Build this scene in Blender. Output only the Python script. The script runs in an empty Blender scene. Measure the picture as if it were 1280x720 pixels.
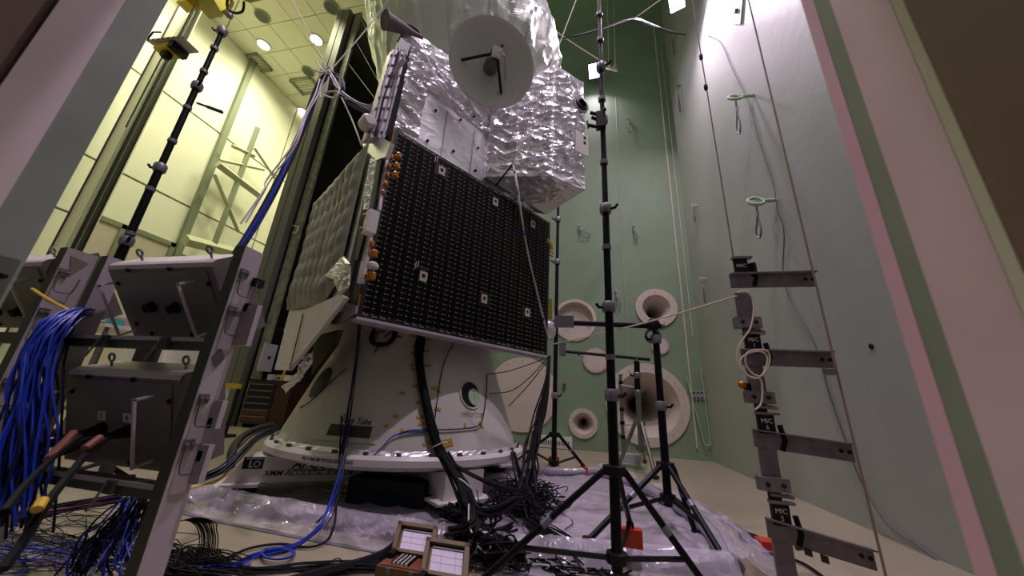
import bpy, bmesh, math, random
from mathutils import Vector as V, Matrix, noise

# ------------------------------------------------------------------ camera, light, exposure
SC = bpy.context.scene
COL = SC.collection
CAM = V((0, 0, 1.2)); FPX = 430.0
RM = Matrix(((0.97753474, 0.01105467, 0.21048426),
             (0.20284524, -0.32067034, -0.92521583),
             (0.05726811, 0.94712635, -0.31570878)))
cd = bpy.data.cameras.new('camera'); cam = bpy.data.objects.new('camera', cd); COL.objects.link(cam)
cam.matrix_world = Matrix.Translation(CAM) @ RM.to_4x4()
cd.sensor_width = 36; cd.lens = FPX / 1280 * 36; cd.clip_start = 0.02; cd.clip_end = 200
cd.dof.use_dof = True; cd.dof.focus_distance = 5.0; cd.dof.aperture_fstop = 1.6
SC.camera = cam
w = bpy.data.worlds.new('world'); SC.world = w; w.use_nodes = True
w.node_tree.nodes['Background'].inputs[0].default_value = (0.55, 0.5, 0.6, 1)
w.node_tree.nodes['Background'].inputs[1].default_value = 0.03
SC.view_settings.view_transform = 'Standard'; SC.view_settings.look = 'None'
SC.view_settings.exposure = -0.56; SC.view_settings.gamma = 1.0; SC.view_settings.use_curve_mapping = False

def area(name, loc, target, power, size, color, spread=180, sizey=None):
    l = bpy.data.lights.new(name, 'AREA'); l.energy = power; l.size = size; l.color = color; l.spread = math.radians(spread)
    if sizey: l.shape = 'RECTANGLE'; l.size_y = sizey
    o = bpy.data.objects.new(name, l); COL.objects.link(o); o.location = loc
    o.rotation_euler = (V(target) - V(loc)).to_track_quat('-Z', 'Y').to_euler()
    l.cycles.max_bounces = 12
    return o
FLOOD = (1.0, 0.81, 1.0); HALL = (1.0, 0.98, 0.63)
area('flood_light_back', (0.50, 10.55, 13.75), (-0.3, 7.6, 5.0), 110, 0.45, FLOOD, 150)
area('flood_light_corner', (2.30, 7.1, 11.9), (2.3, 4.2, 3.0), 400, 0.45, FLOOD, 178)
area('flood_light_front', (1.5, 1.5, 15.5), (-1.2, 4.0, 2.0), 470, 0.35, FLOOD, 120)
area('flood_light_left', (-4.9, 1.5, 15.5), (-3.6, 3.4, 0.0), 340, 0.35, FLOOD, 120)
for i, (x, y) in enumerate(((-16.5, 6.0), (-16.0, 11.5), (-13.0, 8.0), (-13.0, 13.5))):
    area('hall_light', (x, y, 19.2), (x - 5.0, y + 0.5, 0), 440, 1.6, HALL, 135)

# ------------------------------------------------------------------ picture measuring helpers: pixel -> world point on a real plane
def ray(u, v): return RM @ V((u - 640, 360 - v, -FPX))
def at(u, v, y):
    d = ray(u, v); return CAM + d * (y / d.y)
def fl(u, v, z=0.0):
    d = ray(u, v); return CAM + d * ((z - CAM.z) / d.z)
def ax(u, v, x):
    d = ray(u, v); return CAM + d * (x / d.x)
SA = V((-2.75, 5.0, 0)); ST = V((0.55, 0.836, 0)).normalized(); SN = V((ST.y, -ST.x, 0)); UP = V((0, 0, 1))
def sat(a, b, z): return SA + ST * a + SN * b + UP * z
def pb(u, v, b):
    d = ray(u, v); return CAM + d * (((SA - CAM).dot(SN) + b) / d.dot(SN))
def pa(u, v, a):
    d = ray(u, v); return CAM + d * (((SA - CAM).dot(ST) + a) / d.dot(ST))

# ------------------------------------------------------------------ materials
def lin(h):
    h = h.lstrip('#'); out = []
    for i in (0, 2, 4):
        c = int(h[i:i + 2], 16) / 255; out.append(c / 12.92 if c <= 0.04045 else ((c + 0.055) / 1.055) ** 2.4)
    return (*out, 1)
def mat(name, col, rough=0.6, metal=0.0, var=0.0, vscale=3.0, bump=0.0, bscale=20.0, alpha=1.0, emit=None, estr=0.0, stretch=None, spec=0.5, col2=None, detail=4):
    m = bpy.data.materials.new(name); m.use_nodes = True; nt = m.node_tree; b = nt.nodes['Principled BSDF']
    c = lin(col); b.inputs['Base Color'].default_value = c; b.inputs['Roughness'].default_value = rough; b.inputs['Metallic'].default_value = metal
    b.inputs['Specular IOR Level'].default_value = spec
    tc = nt.nodes.new('ShaderNodeTexCoord'); src = tc.outputs['Object']
    if stretch:
        mp = nt.nodes.new('ShaderNodeMapping'); mp.inputs['Scale'].default_value = stretch; nt.links.new(src, mp.inputs[0]); src = mp.outputs[0]
    if var or col2:
        n = nt.nodes.new('ShaderNodeTexNoise'); n.inputs['Scale'].default_value = vscale; n.inputs['Detail'].default_value = detail; nt.links.new(src, n.inputs[0])
        r = nt.nodes.new('ShaderNodeValToRGB'); r.color_ramp.elements[0].position = 0.35; r.color_ramp.elements[1].position = 0.68
        c2 = lin(col2) if col2 else (*[x * (1 - var) for x in c[:3]], 1)
        r.color_ramp.elements[0].color = c2; r.color_ramp.elements[1].color = c
        nt.links.new(n.outputs[0], r.inputs[0]); nt.links.new(r.outputs[0], b.inputs['Base Color'])
    if bump:
        n2 = nt.nodes.new('ShaderNodeTexNoise'); n2.inputs['Scale'].default_value = bscale; n2.inputs['Detail'].default_value = 6; nt.links.new(src, n2.inputs[0])
        bp = nt.nodes.new('ShaderNodeBump'); bp.inputs['Strength'].default_value = bump; bp.inputs['Distance'].default_value = 0.02
        nt.links.new(n2.outputs[0], bp.inputs['Height']); nt.links.new(bp.outputs[0], b.inputs['Normal'])
    if alpha < 1: b.inputs['Alpha'].default_value = alpha
    if emit: b.inputs['Emission Color'].default_value = lin(emit); b.inputs['Emission Strength'].default_value = estr
    return m
M = dict(
    wall=mat('green_concrete', '#829a7c', 0.6, var=0.16, vscale=0.5, bump=0.25, bscale=5, detail=8),
    wallr=mat('pale_green_concrete', '#a8afa4', 0.5, var=0.14, vscale=0.45, bump=0.3, bscale=4, detail=9),
    floor=mat('tan_floor', '#a0977f', 0.28, var=0.12, vscale=0.8, bump=0.05, bscale=3),
    ceil=mat('green_ceiling', '#86a87d', 0.7),
    hallw=mat('cream_wall', '#efeedd', 0.6, var=0.04, vscale=0.3),
    hallg=mat('grey_green_steel', '#7f8770', 0.5),
    hallb=mat('pale_steel', '#b9bda0', 0.5),
    tile=mat('ceiling_tile', '#dcdcc6', 0.8),
    black=mat('black_paint', '#0a0a0a', 0.5, spec=0.3),
    door=mat('black_door', '#0b0c0b', 0.28, bump=0.05, bscale=2),
    seam=mat('door_seam', '#5d5f58', 0.5),
    steel=mat('steel', '#8f918c', 0.35, 0.8, var=0.3, vscale=6),
    galv=mat('galvanised', '#888b78', 0.55, 0.1, var=0.45, vscale=5),
    gstrip=mat('grey_strip', '#66665f', 0.5, 0.0, var=0.2, vscale=1.0, stretch=(1, 1, 0.1)),
    jambp=mat('jamb_pink', '#efd3e0', 0.5, var=0.12, vscale=4, bump=0.1, bscale=6),
    jambk=mat('jamb_light', '#f0c4da', 0.45),
    jambg=mat('jamb_seal', '#97a394', 0.6, var=0.15, vscale=4),
    jambl=mat('jamb_left', '#efdfe0', 0.5, var=0.08, vscale=3),
    jambb=mat('jamb_brown', '#8d7467', 0.6, var=0.12, vscale=4),
    white=mat('white_paint', '#dcd7d4', 0.4, var=0.06, vscale=3),
    cone=mat('cone_white', '#c4c0ba', 0.35, var=0.04, vscale=2),
    silver=mat('silver_foil', '#eeebf2', 0.3, 0.6, bump=0.2, bscale=9, stretch=(1, 1, 1.9)),
    silverd=mat('silver_flat', '#c4c4c4', 0.42, 0.75, bump=0.25, bscale=6),
    drum=mat('drum_foil', '#c0c4be', 0.4, 0.75, bump=0.3, bscale=5, stretch=(1.5, 1.5, 0.6)),
    quilt=mat('quilt', '#918f84', 0.55, 0.1, var=0.12, vscale=3, bump=0.15, bscale=14),
    lilac=mat('lilac_plate', '#c8bfcc', 0.4, 0.3),
    fin=mat('fin', '#cfc8c4', 0.45, var=0.12, vscale=2),
    dish=mat('dish_white', '#bcbcb6', 0.5),
    cell=mat('solar_cell', '#060505', 0.3, spec=0.12),
    cellb=mat('solar_back', '#0c0908', 0.5),
    dot=mat('cell_dot', '#b0aa9c', 0.5),
    kapton=mat('kapton', '#c07a18', 0.35, 0.25, var=0.4, vscale=20),
    cabred=mat('cabinet_red_shaded', '#4f1511', 0.4), gold=mat('gold_foil', '#b59a3a', 0.35, 0.7, bump=0.6, bscale=25),  # cabred: red darkened to put the shade on the tool cabinet into its colour
    tape=mat('yellow_tape', '#b58d2c', 0.5),
    rack=mat('rack_grey', '#b9b0b6', 0.4, 0.0, var=0.1, vscale=3, stretch=(1, 1, 0.2)),
    rackd=mat('rack_olive', '#4c4d47', 0.5, 0.2),
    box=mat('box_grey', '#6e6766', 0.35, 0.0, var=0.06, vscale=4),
    boxt=mat('box_top_lit', '#c9bcc8', 0.4, 0.0),  # lighter than box_grey: overhead light put into the box tops; handles share it
    navy=mat('navy_tube', '#08090f', 0.45, 0.0, spec=0.2),
    collar=mat('grey_collar', '#7d7a86', 0.4, 0.4),
    rubber=mat('rubber', '#0a0a0a', 0.7, spec=0.25),
    blue=mat('blue_cable', '#1a37ac', 0.4), dblue=mat('dark_blue_cable', '#0f1336', 0.55, spec=0.3),
    bcab=mat('black_cable', '#08080a', 0.7, spec=0.25), wcab=mat('white_cable', '#cfc9c9', 0.5), ycab=mat('yellow_cable', '#d8b33a', 0.5),
    rcab=mat('rust_cable', '#7a4535', 0.5), pcab=mat('purple_cable', '#4a2a48', 0.5),
    cream=mat('cream_rope', '#d3c7ae', 0.7), rope=mat('pale_rope', '#c5bdb5', 0.7), rrope=mat('brown_rope', '#8c7468', 0.7),
    plastic=mat('clear_plastic', '#e2daea', 0.09, alpha=0.36, bump=0.25, bscale=6, spec=1.0),
    sheetm=mat('sheet_plastic', '#d3cadf', 0.12, alpha=0.55, bump=0.5, bscale=5, spec=1.0), tube=mat('ribbed_plastic', '#a39eab', 0.2, alpha=0.85, bump=0.3, bscale=4, spec=0.9),
    red=mat('red_weight', '#b8341f', 0.5), dred=mat('dark_red', '#2e0809', 0.4),
    yellow=mat('crane_yellow', '#c2a51c', 0.45), dyel=mat('olive_yellow', '#8c7c12', 0.5),
    brown=mat('case_brown', '#5f4a22', 0.5), paper=mat('paper', '#d5cde0', 0.8), dirt=mat('throat_dark', '#5a5248', 0.7),
    ivory=mat('ivory_paint', '#cbbfb4', 0.45, var=0.05, vscale=3),
    ledlens=mat('lamp_lens', '#ffffff', 0.3, emit='#f4e6ff', estr=26.0),
    hlens=mat('hall_lens', '#ffffff', 0.3, emit='#fff9d8', estr=9.0),
    green=mat('green_plate', '#9dbb98', 0.5), teal=mat('teal', '#2fa392', 0.5), grey=mat('mid_grey', '#66656a', 0.5, 0.2), lgrey=mat('light_grey', '#a8a6ab', 0.5),
)

# ------------------------------------------------------------------ mesh helpers
ORG = {}
def basis(d):
    d = d.normalized(); a = V((0, 0, 1)) if abs(d.z) < 0.9 else V((1, 0, 0))
    x = d.cross(a).normalized(); return x, d.cross(x).normalized(), d
class MB:
    def __init__(s): s.v = []; s.f = []
    def add(s, vs, fs):
        k = len(s.v); s.v += [V(p) for p in vs]; s.f += [[i + k for i in f] for f in fs]; return s
    def cell(s, o, a, b, c):            # a box from its corner o and three edge vectors
        o, a, b, c = V(o), V(a), V(b), V(c)
        return s.add([o, o + a, o + a + b, o + b, o + c, o + a + c, o + a + b + c, o + b + c],
                     [(0, 3, 2, 1), (4, 5, 6, 7), (0, 1, 5, 4), (1, 2, 6, 5), (2, 3, 7, 6), (3, 0, 4, 7)])
    def box(s, c, sz, rz=0.0):
        q = Matrix.Rotation(rz, 3, 'Z'); a, b, cc = q @ V((sz[0], 0, 0)), q @ V((0, sz[1], 0)), V((0, 0, sz[2]))
        return s.cell(V(c) - (a + b + cc) / 2, a, b, cc)
    def prism(s, pts, up):              # polygon pts pushed along up
        n = len(pts); up = V(up); vs = [V(p) for p in pts] + [V(p) + up for p in pts]
        return s.add(vs, [tuple(range(n))[::-1], tuple(range(n, 2 * n))] + [(i, (i + 1) % n, n + (i + 1) % n, n + i) for i in range(n)])
    def tube(s, pts, r, seg=8, r2=None, closed=False):
        pts = [V(p) for p in pts]; n = len(pts); vs = []; up = None
        for i, p in enumerate(pts):
            if closed: d = pts[(i + 1) % n] - pts[i - 1]
            else: d = pts[min(i + 1, n - 1)] - pts[max(i - 1, 0)]
            if d.length < 1e-9: d = V((0, 0, 1))
            d.normalize()
            if up is None: x, y, _ = basis(d)
            else:
                x = up - d * up.dot(d)
                x = x.normalized() if x.length > 1e-6 else basis(d)[0]
                y = d.cross(x)
            up = x; rr = r if r2 is None else r + (r2 - r) * i / max(1, n - 1)
            vs += [p + (x * math.cos(t) + y * math.sin(t)) * rr for t in (2 * math.pi * k / seg for k in range(seg))]
        fs = []
        for i in range(n if closed else n - 1):
            j = (i + 1) % n
            for k in range(seg): fs.append((i * seg + k, i * seg + (k + 1) % seg, j * seg + (k + 1) % seg, j * seg + k))
        if not closed: fs += [tuple(range(seg))[::-1], tuple(range((n - 1) * seg, n * seg))]
        return s.add(vs, fs)
    def lathe(s, prof, o, axis=(0, 0, 1), seg=32, cap=True):   # prof: (radius, height) pairs
        x, y, d = basis(V(axis)); o = V(o); vs = []
        for r, h in prof: vs += [o + d * h + (x * math.cos(t) + y * math.sin(t)) * max(r, 1e-4) for t in (2 * math.pi * k / seg for k in range(seg))]
        n = len(prof); fs = [(i * seg + k, i * seg + (k + 1) % seg, (i + 1) * seg + (k + 1) % seg, (i + 1) * seg + k) for i in range(n - 1) for k in range(seg)]
        if cap: fs += [tuple(range(seg))[::-1], tuple(range((n - 1) * seg, n * seg))]
        return s.add(vs, fs)
    def ring(s, prof, o, axis=(0, 0, 1), seg=32):              # closed profile swept round
        return s.lathe(list(prof) + [prof[0]], o, axis, seg, cap=False)
    def ball(s, o, r, seg=10):
        return s.lathe([(r * math.sin(math.pi * i / 6), -r * math.cos(math.pi * i / 6)) for i in range(7)], o, (0, 0, 1), seg)
    def grid(s, fn, nu, nv, wrap=False):
        vs = [fn(i / nu, j / nv) for j in range(nv + 1) for i in range(nu + (0 if wrap else 1))]
        c = nu if wrap else nu + 1
        return s.add(vs, [(j * c + i, j * c + (i + 1) % c, (j + 1) * c + (i + 1) % c, (j + 1) * c + i) for j in range(nv) for i in range(nu)])
    def build(s, name, m, parent=None, smooth=35, recalc=True, **kw):
        org = ORG.get(parent, V((0, 0, 0))) if parent else V((0, 0, 0))
        me = bpy.data.meshes.new(name); me.from_pydata([tuple(p - org) for p in s.v], [], s.f); me.update()
        if recalc:
            bm = bmesh.new(); bm.from_mesh(me); bmesh.ops.recalc_face_normals(bm, faces=bm.faces); bm.to_mesh(me); bm.free()
        if smooth:
            me.shade_smooth(); me.set_sharp_from_angle(angle=math.radians(smooth))
        me.materials.append(M[m] if isinstance(m, str) else m)
        o = bpy.data.objects.new(name, me); COL.objects.link(o)
        if parent: o.parent = parent; ORG[o] = org
        else: ORG[o] = V((0, 0, 0))
        for k, v_ in kw.items(): o[k] = v_
        return o
def thing(name, label, cat, loc=(0, 0, 0), group=None):
    o = bpy.data.objects.new(name, None); COL.objects.link(o); o.location = loc; ORG[o] = V(loc); o.empty_display_size = 0.2
    o['label'] = label; o['category'] = cat
    if group: o['group'] = group
    return o
def tag(o, label, cat, group=None, kind=None):
    o['label'] = label; o['category'] = cat
    if group: o['group'] = group
    if kind: o['kind'] = kind
    return o
def struct(o): o['kind'] = 'structure'; return o
def smoothpts(pts, k=6):
    pts = [V(p) for p in pts]
    if len(pts) < 3: return pts
    out = []
    for i in range(len(pts) - 1):
        p0, p1, p2, p3 = pts[max(i - 1, 0)], pts[i], pts[i + 1], pts[min(i + 2, len(pts) - 1)]
        for j in range(k):
            t = j / k
            out.append(0.5 * ((2 * p1) + (p2 - p0) * t + (2 * p0 - 5 * p1 + 4 * p2 - p3) * t * t + (3 * p1 - p0 - 3 * p2 + p3) * t ** 3))
    return out + [pts[-1]]
def cable(name, pts, r, m, label, cat='cable', parent=None, k=6, seg=6, group=None):
    o = MB().tube(smoothpts(pts, k), r, seg).build(name, m, parent)
    if label: tag(o, label, cat, group)
    return o
def lettering(txt, size, o, xd, yd, m, parent, depth=0.002, bold=0.012, map_fn=None, shear=0.0, name='lettering', center=True):
    c = bpy.data.curves.new('t', 'FONT'); c.body = txt; c.size = size; c.shear = shear; c.resolution_u = 2; c.offset = bold * size
    if center: c.align_x = 'CENTER'; c.align_y = 'CENTER'
    t = bpy.data.objects.new('t', c); COL.objects.link(t); bpy.context.view_layer.update()
    me = bpy.data.meshes.new_from_object(t.evaluated_get(bpy.context.evaluated_depsgraph_get())); bpy.data.objects.remove(t)
    org = ORG.get(parent, V((0, 0, 0))) if parent else V((0, 0, 0))
    xd, yd = V(xd).normalized(), V(yd).normalized(); nd = xd.cross(yd).normalized()
    for vt in me.vertices:
        p = map_fn(vt.co.x, vt.co.y) if map_fn else V(o) + xd * vt.co.x + yd * vt.co.y + nd * depth
        vt.co = p - org
    me.materials.append(M[m]); ob = bpy.data.objects.new(name, me); COL.objects.link(ob)
    if parent: ob.parent = parent; ORG[ob] = org
    return ob

# ------------------------------------------------------------------ the setting
XR, XL, YB, YF, ZC = 3.3, -5.7, 11.2, 0.8, 17.5
HX, HZ = -19.2, 19.5
struct(MB().cell((-20, -1.5, -0.3), (24, 0, 0), (0, 18, 0), (0, 0, 0.3)).build('floor', 'floor', smooth=0))
# back wall with holes for the ports
PORTS = [  # u, v, radius of hole, kind
    (718, 400, 0.62, 'recess'), (820, 385, 0.56, 'horn'), (808, 505, 1.12, 'large'), (729, 529, 0.36, 'small')]
def wall_with_holes(name, m, o, xd, w_, h_, holes, parent=None):
    bm = bmesh.new(); o, xd = V(o), V(xd)
    P = lambda x, z: o + xd * x + UP * z
    loops = [[P(0, 0), P(w_, 0), P(w_, h_), P(0, h_)]]
    for hx, hz, r in holes: loops.append([P(hx + r * math.cos(t), hz + r * math.sin(t)) for t in (2 * math.pi * k / 40 for k in range(40))])
    es = []
    for lp in loops:
        vs = [bm.verts.new(p) for p in lp]
        es += [bm.edges.new((vs[i], vs[(i + 1) % len(vs)])) for i in range(len(vs))]
    bmesh.ops.triangle_fill(bm, edges=es, use_beauty=True)
    me = bpy.data.meshes.new(name); bm.to_mesh(me); bm.free(); me.materials.append(M[m])
    ob = bpy.data.objects.new(name, me); COL.objects.link(ob); ORG[ob] = V((0, 0, 0)); return ob
holes = []
for u, v, r, k in PORTS:
    p = at(u, v, YB); holes.append((p.x - (XL - 0.3), p.z, r))
wb = struct(wall_with_holes('wall_back', 'wall', (XL - 0.3, YB, 0), (1, 0, 0), XR - XL + 0.3, ZC, holes))
wr = struct(MB().cell((XR, -1.5, 0), (0.4, 0, 0), (0, YB + 1.7, 0), (0, 0, ZC)).build('wall_right', 'wallr', smooth=0))
struct(MB().cell((XL, 0.5, ZC), (XR - XL + 0.3, 0, 0), (0, 11, 0), (0, 0, 0.3)).build('ceiling', 'ceil', smooth=0))
# front wall: piers either side of the doorway the camera looks through, and the lintel over it
JL, JR = -2.08, 0.60
wf = MB()
wf.cell((-20, 0.52, 0), (20 + JL - 0.06, 0, 0), (0, 0.27, 0), (0, 0, HZ))
wf.cell((JR + 0.06, 0.52, 0), (XR - JR - 0.06, 0, 0), (0, 0.27, 0), (0, 0, ZC))
wf.cell((JL - 0.06, 0.52, 4.6), (JR - JL + 0.12, 0, 0), (0, 0.27, 0), (0, 0, ZC - 4.6))
struct(wf.build('wall_front', 'wallr', smooth=0))
# header between chamber roof and the higher hall roof
struct(MB().cell((XL - 0.3, 0.8, ZC), (0.3, 0, 0), (0, 10.5, 0), (0, 0, HZ - ZC)).build('trim_1', 'hallw', smooth=0))
# door frame: right jamb bands (far to near) and left jamb bands
def jamb(name, side, x, bands, ztop=4.6):
    root = struct(MB().cell((x, bands[-1][0] - 0.01, 0), (side * 0.3, 0, 0), (0, 0.02, 0), (0, 0, 0.02)).build(name, 'jambb', smooth=0))
    for nm, y0, y1, off, m in bands:
        MB().cell((x + side * off, y1, 0), (side * 0.05, 0, 0), (0, y0 - y1, 0), (0, 0, ztop)).build(nm, m, root, smooth=0)
    return root
def jamb2(name, side, x, bands, ztop=4.6):
    nm, y0, y1, off, m = bands[0]
    root = struct(MB().cell((x + side * off, y1, 0), (side * 0.06, 0, 0), (0, y0 - y1, 0), (0, 0, ztop)).build(name, m, smooth=0))
    for nm, y0, y1, off, m in bands[1:]:
        MB().cell((x + side * off, y1, 0), (side * 0.06, 0, 0), (0, y0 - y1, 0), (0, 0, ztop)).build(nm, m, root, smooth=0)
    return root
jamb2('trim_2', 1, JR, [('edge_strip', 0.802, 0.765, 0, 'jambk'), ('rubber_seal', 0.765, 0.722, 0.001, 'jambg'), ('reveal_panel', 0.722, 0.606, 0.0, 'jambp'),
                        ('worn_edge', 0.606, 0.586, 0.001, 'tile'), ('outer_face', 0.586, 0.30, 0.002, 'jambb')])
tl = jamb2('trim_3', -1, JL, [('rubber_seal', 0.802, 0.685, 0.0, 'jambg'), ('reveal_panel', 0.685, 0.545, -0.004, 'jambl'), ('outer_face', 0.545, 0.25, 0.01, 'jambb')])
hb = MB().cell((JL + 0.006, 0.66, 1.40), (-0.03, 0, 0), (0, 0.13, 0), (0, 0, 0.20)).build('hinge_plate', 'steel', tl)
MB().lathe([(0.012, 0), (0.012, 0.012), (0.006, 0.016)], (JL + 0.006, 0.765, 1.53), (1, 0, 0), 8).build('hinge_bolt', 'black', hb)
MB().cell((JL + 0.03, 0.6, 1.2), (-0.03, 0, 0), (0, 0.12, 0), (0, 0, 0.22)).build('latch_block', 'black', tl)

# hall: cream panelled wall, tiled ceiling
hw = struct(MB().cell((HX, 0.8, 0), (-0.3, 0, 0), (0, 17, 0), (0, 0, HZ)).build('wall_left', 'hallg', smooth=0))
struct(MB().cell((HX, 16.6, 0), (14, 0, 0), (0, 0.3, 0), (0, 0, HZ)).build('wall_far', 'hallw', smooth=0))
zr = sorted([0.1, ax(236, 139, HX).z, ax(190, 236, HX).z, ax(118, 278, HX).z, HZ - 0.02])
yj = [1.0, ax(120, 215, HX).y, ax(265, 200, HX).y, ax(350, 200, HX).y, 16.5]
for k in range(len(zr) - 1):
    for j in range(len(yj) - 1):
        z0, z1, y0, y1 = zr[k] + 0.05, zr[k + 1] - 0.05, yj[j] + 0.05, yj[j + 1] - 0.05
        MB().cell((HX + 0.002, y0, z0), (0.06, 0, 0), (0, y1 - y0, 0), (0, 0, z1 - z0)).build('wall_panel', 'hallw', hw, smooth=0)
for u0, u1, vv in ((112, 146, 272), (168, 208, 292)):
    a, b = ax(u0, vv, HX), ax(u1, vv + (u1 - u0) * 0.42, HX)
    f = MB().cell((HX + 0.07, a.y, 0.3), (0.10, 0, 0), (0, b.y - a.y, 0), (0, 0, a.z - 0.3)).build('door_leaf', 'ivory', hw, smooth=0)
    for q in (MB().cell((HX + 0.07, b.y, 0.2), (0.16, 0, 0), (0, 0.22, 0), (0, 0, a.z)), MB().cell((HX + 0.07, a.y - 0.1, a.z), (0.16, 0, 0), (0, b.y - a.y + 0.3, 0), (0, 0, 0.2))):
        q.build('door_trim', 'hallg', f, smooth=0)
# joint posts on the hall wall
for u, v in ((270, 200),):
    p = ax(u, v, HX + 0.3)
    MB().cell((HX + 0.06, p.y - 0.14, 0), (0.22, 0, 0), (0, 0.28, 0), (0, 0, HZ)).build('joint_post', 'hallg', hw, smooth=0)
hc = struct(MB().cell((HX, 0.8, HZ), (14, 0, 0), (0, 16.2, 0), (0, 0, 0.3)).build('ceiling.001', 'hallg', smooth=0))
for i in range(7):
    for j in range(7):
        x0, y0 = HX + 0.03 + i * 1.45, 7.1 + j * 1.35
        MB().cell((x0, y0, HZ - 0.05), (1.42, 0, 0), (0, 1.32, 0), (0, 0, 0.05)).build('ceiling_tile', 'tile', hc, smooth=0)
MB().cell((HX + 0.03, 0.9, HZ - 0.05), (13.6, 0, 0), (0, 6.17, 0), (0, 0, 0.05)).build('ceiling_panel', 'tile', hc, smooth=0)
# hall ceiling fittings
for lab, u, v, on in (('round downlight glowing in the hall ceiling, left one of the bright pair', 329.5, 56, 1), ('round downlight glowing in the hall ceiling, nearest the dark door edge', 395.5, 49.5, 1),
                      ('dim far downlight low in the hall ceiling beside the hanging blue cable bundle', 378, 139, 1),
                      ('dark round ceiling speaker left of the bright downlights', 328, 20, 0), ('dark round ceiling speaker above the right bright downlight', 414.5, 9, 0),
                      ('dark round ceiling speaker below the bright downlights', 385.5, 89, 0)):
    p = fl(u, v, HZ - 0.06); r = 0.3
    t = thing('downlight' if on else 'ceiling_speaker', lab, 'ceiling light' if on else 'speaker', p)
    MB().ring([(r, 0), (r + 0.06, 0), (r + 0.06, 0.05), (r, 0.05)], p - UP * 0.05, (0, 0, 1), 24).build('rim', 'hallb' if on else 'hallg', t)
    MB().lathe([(r, 0), (r, 0.03)], p - UP * 0.035, (0, 0, 1), 24).build('lens' if on else 'grille', 'hlens' if on else 'rackd', t)
for lab, u, v in (('grey framed air vent at the edge of the hall ceiling over the wall joint', 318, 79), ('grey framed air vent of the hall ceiling half behind the hanging cables', 383, 107)):
    p = fl(u, v, HZ - 0.06); t = thing('air_vent', lab, 'vent', p)
    fr = MB()
    for sx, sy, dx, dy in ((1.5, 0.14, 0, -0.5), (1.5, 0.14, 0, 0.5), (0.14, 1.1, -0.7, 0), (0.14, 1.1, 0.7, 0)): fr.box(p + V((dx, dy, -0.05)), (sx, sy, 0.12))
    fr.build('frame', 'hallg', t, smooth=0)
    for k in range(6): MB().box(p + V((0, -0.4 + 0.16 * k, -0.03)), (1.26, 0.05, 0.06)).build('slat', 'hallb', t, smooth=0)

# dark sliding door with light seams, edge post and galvanised strip
YD = 9.7
xb = [at(u, 150, YD).x for u in (389, 404.5, 407.5, 414)]
d1 = struct(MB().cell((xb[3] - 0.12, YD + 0.02, 0.0), (0.12, 0, 0), (0, 5.2, 0), (0, 0, 18.6)).build('door_1', 'seam', smooth=0))
zs = [0.05] + [ax(u, v, xb[3]).z for u, v in ((345, 409), (372, 309), (392, 218), (418, 192), (431, 163), (447, 135), (452, 100))] + [18.6]
zs = sorted(zs); zz_ = [zs[0]]
for z in zs[1:]:
    if z - zz_[-1] > 0.5: zz_.append(z)
for k in range(len(zz_) - 1):
    MB().cell((xb[3], YD + 0.02, zz_[k] + 0.015), (0.04, 0, 0), (0, 5.2, 0), (0, 0, zz_[k + 1] - zz_[k] - 0.03)).build('door_panel', 'door', d1, smooth=0)
MB().cell((xb[2], YD - 0.05, 0), (xb[3] - xb[2] + 0.05, 0, 0), (0, 0.1, 0), (0, 0, 18.7)).build('edge_strip', 'galv', d1, smooth=0)
MB().cell((xb[1], YD - 0.03, 0), (xb[2] - xb[1], 0, 0), (0, 0.08, 0), (0, 0, 18.7)).build('edge_gap', 'black', d1, smooth=0)
MB().cell((xb[0], YD - 0.3, 0), ((xb[1] - xb[0]) * 0.45, 0, 0), (0, 0.30, 0), (0, 0, 18.7)).build('edge_post', 'gstrip', d1, smooth=0)
MB().cell((xb[0] + (xb[1] - xb[0]) * 0.45, YD - 0.28, 0), ((xb[1] - xb[0]) * 0.55, 0, 0), (0, 0.28, 0), (0, 0, 18.7)).build('edge_channel', 'gstrip', d1, smooth=0)
p = ax(334.5, 447, xb[3] + 0.05); q = MB().cell(p - V((0, 0.28, 0.45)), (0.06, 0, 0), (0, 0.5, 0), (0, 0, 0.9)).build('switch_plate', 'lgrey', d1)
MB().ball(p + V((0.06, 0, 0)), 0.06).build('switch', 'black', q)
p = at(371, 283, YD - 0.1); MB().tube(smoothpts([p + V((-.2, 0, .05)), p, p + V((.12, -.05, -.05)), p + V((.1, -.05, -.3)), p + V((-.1, 0, -.25))]), 0.025, 6).build('cable_clip', 'hallb', d1)

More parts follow.
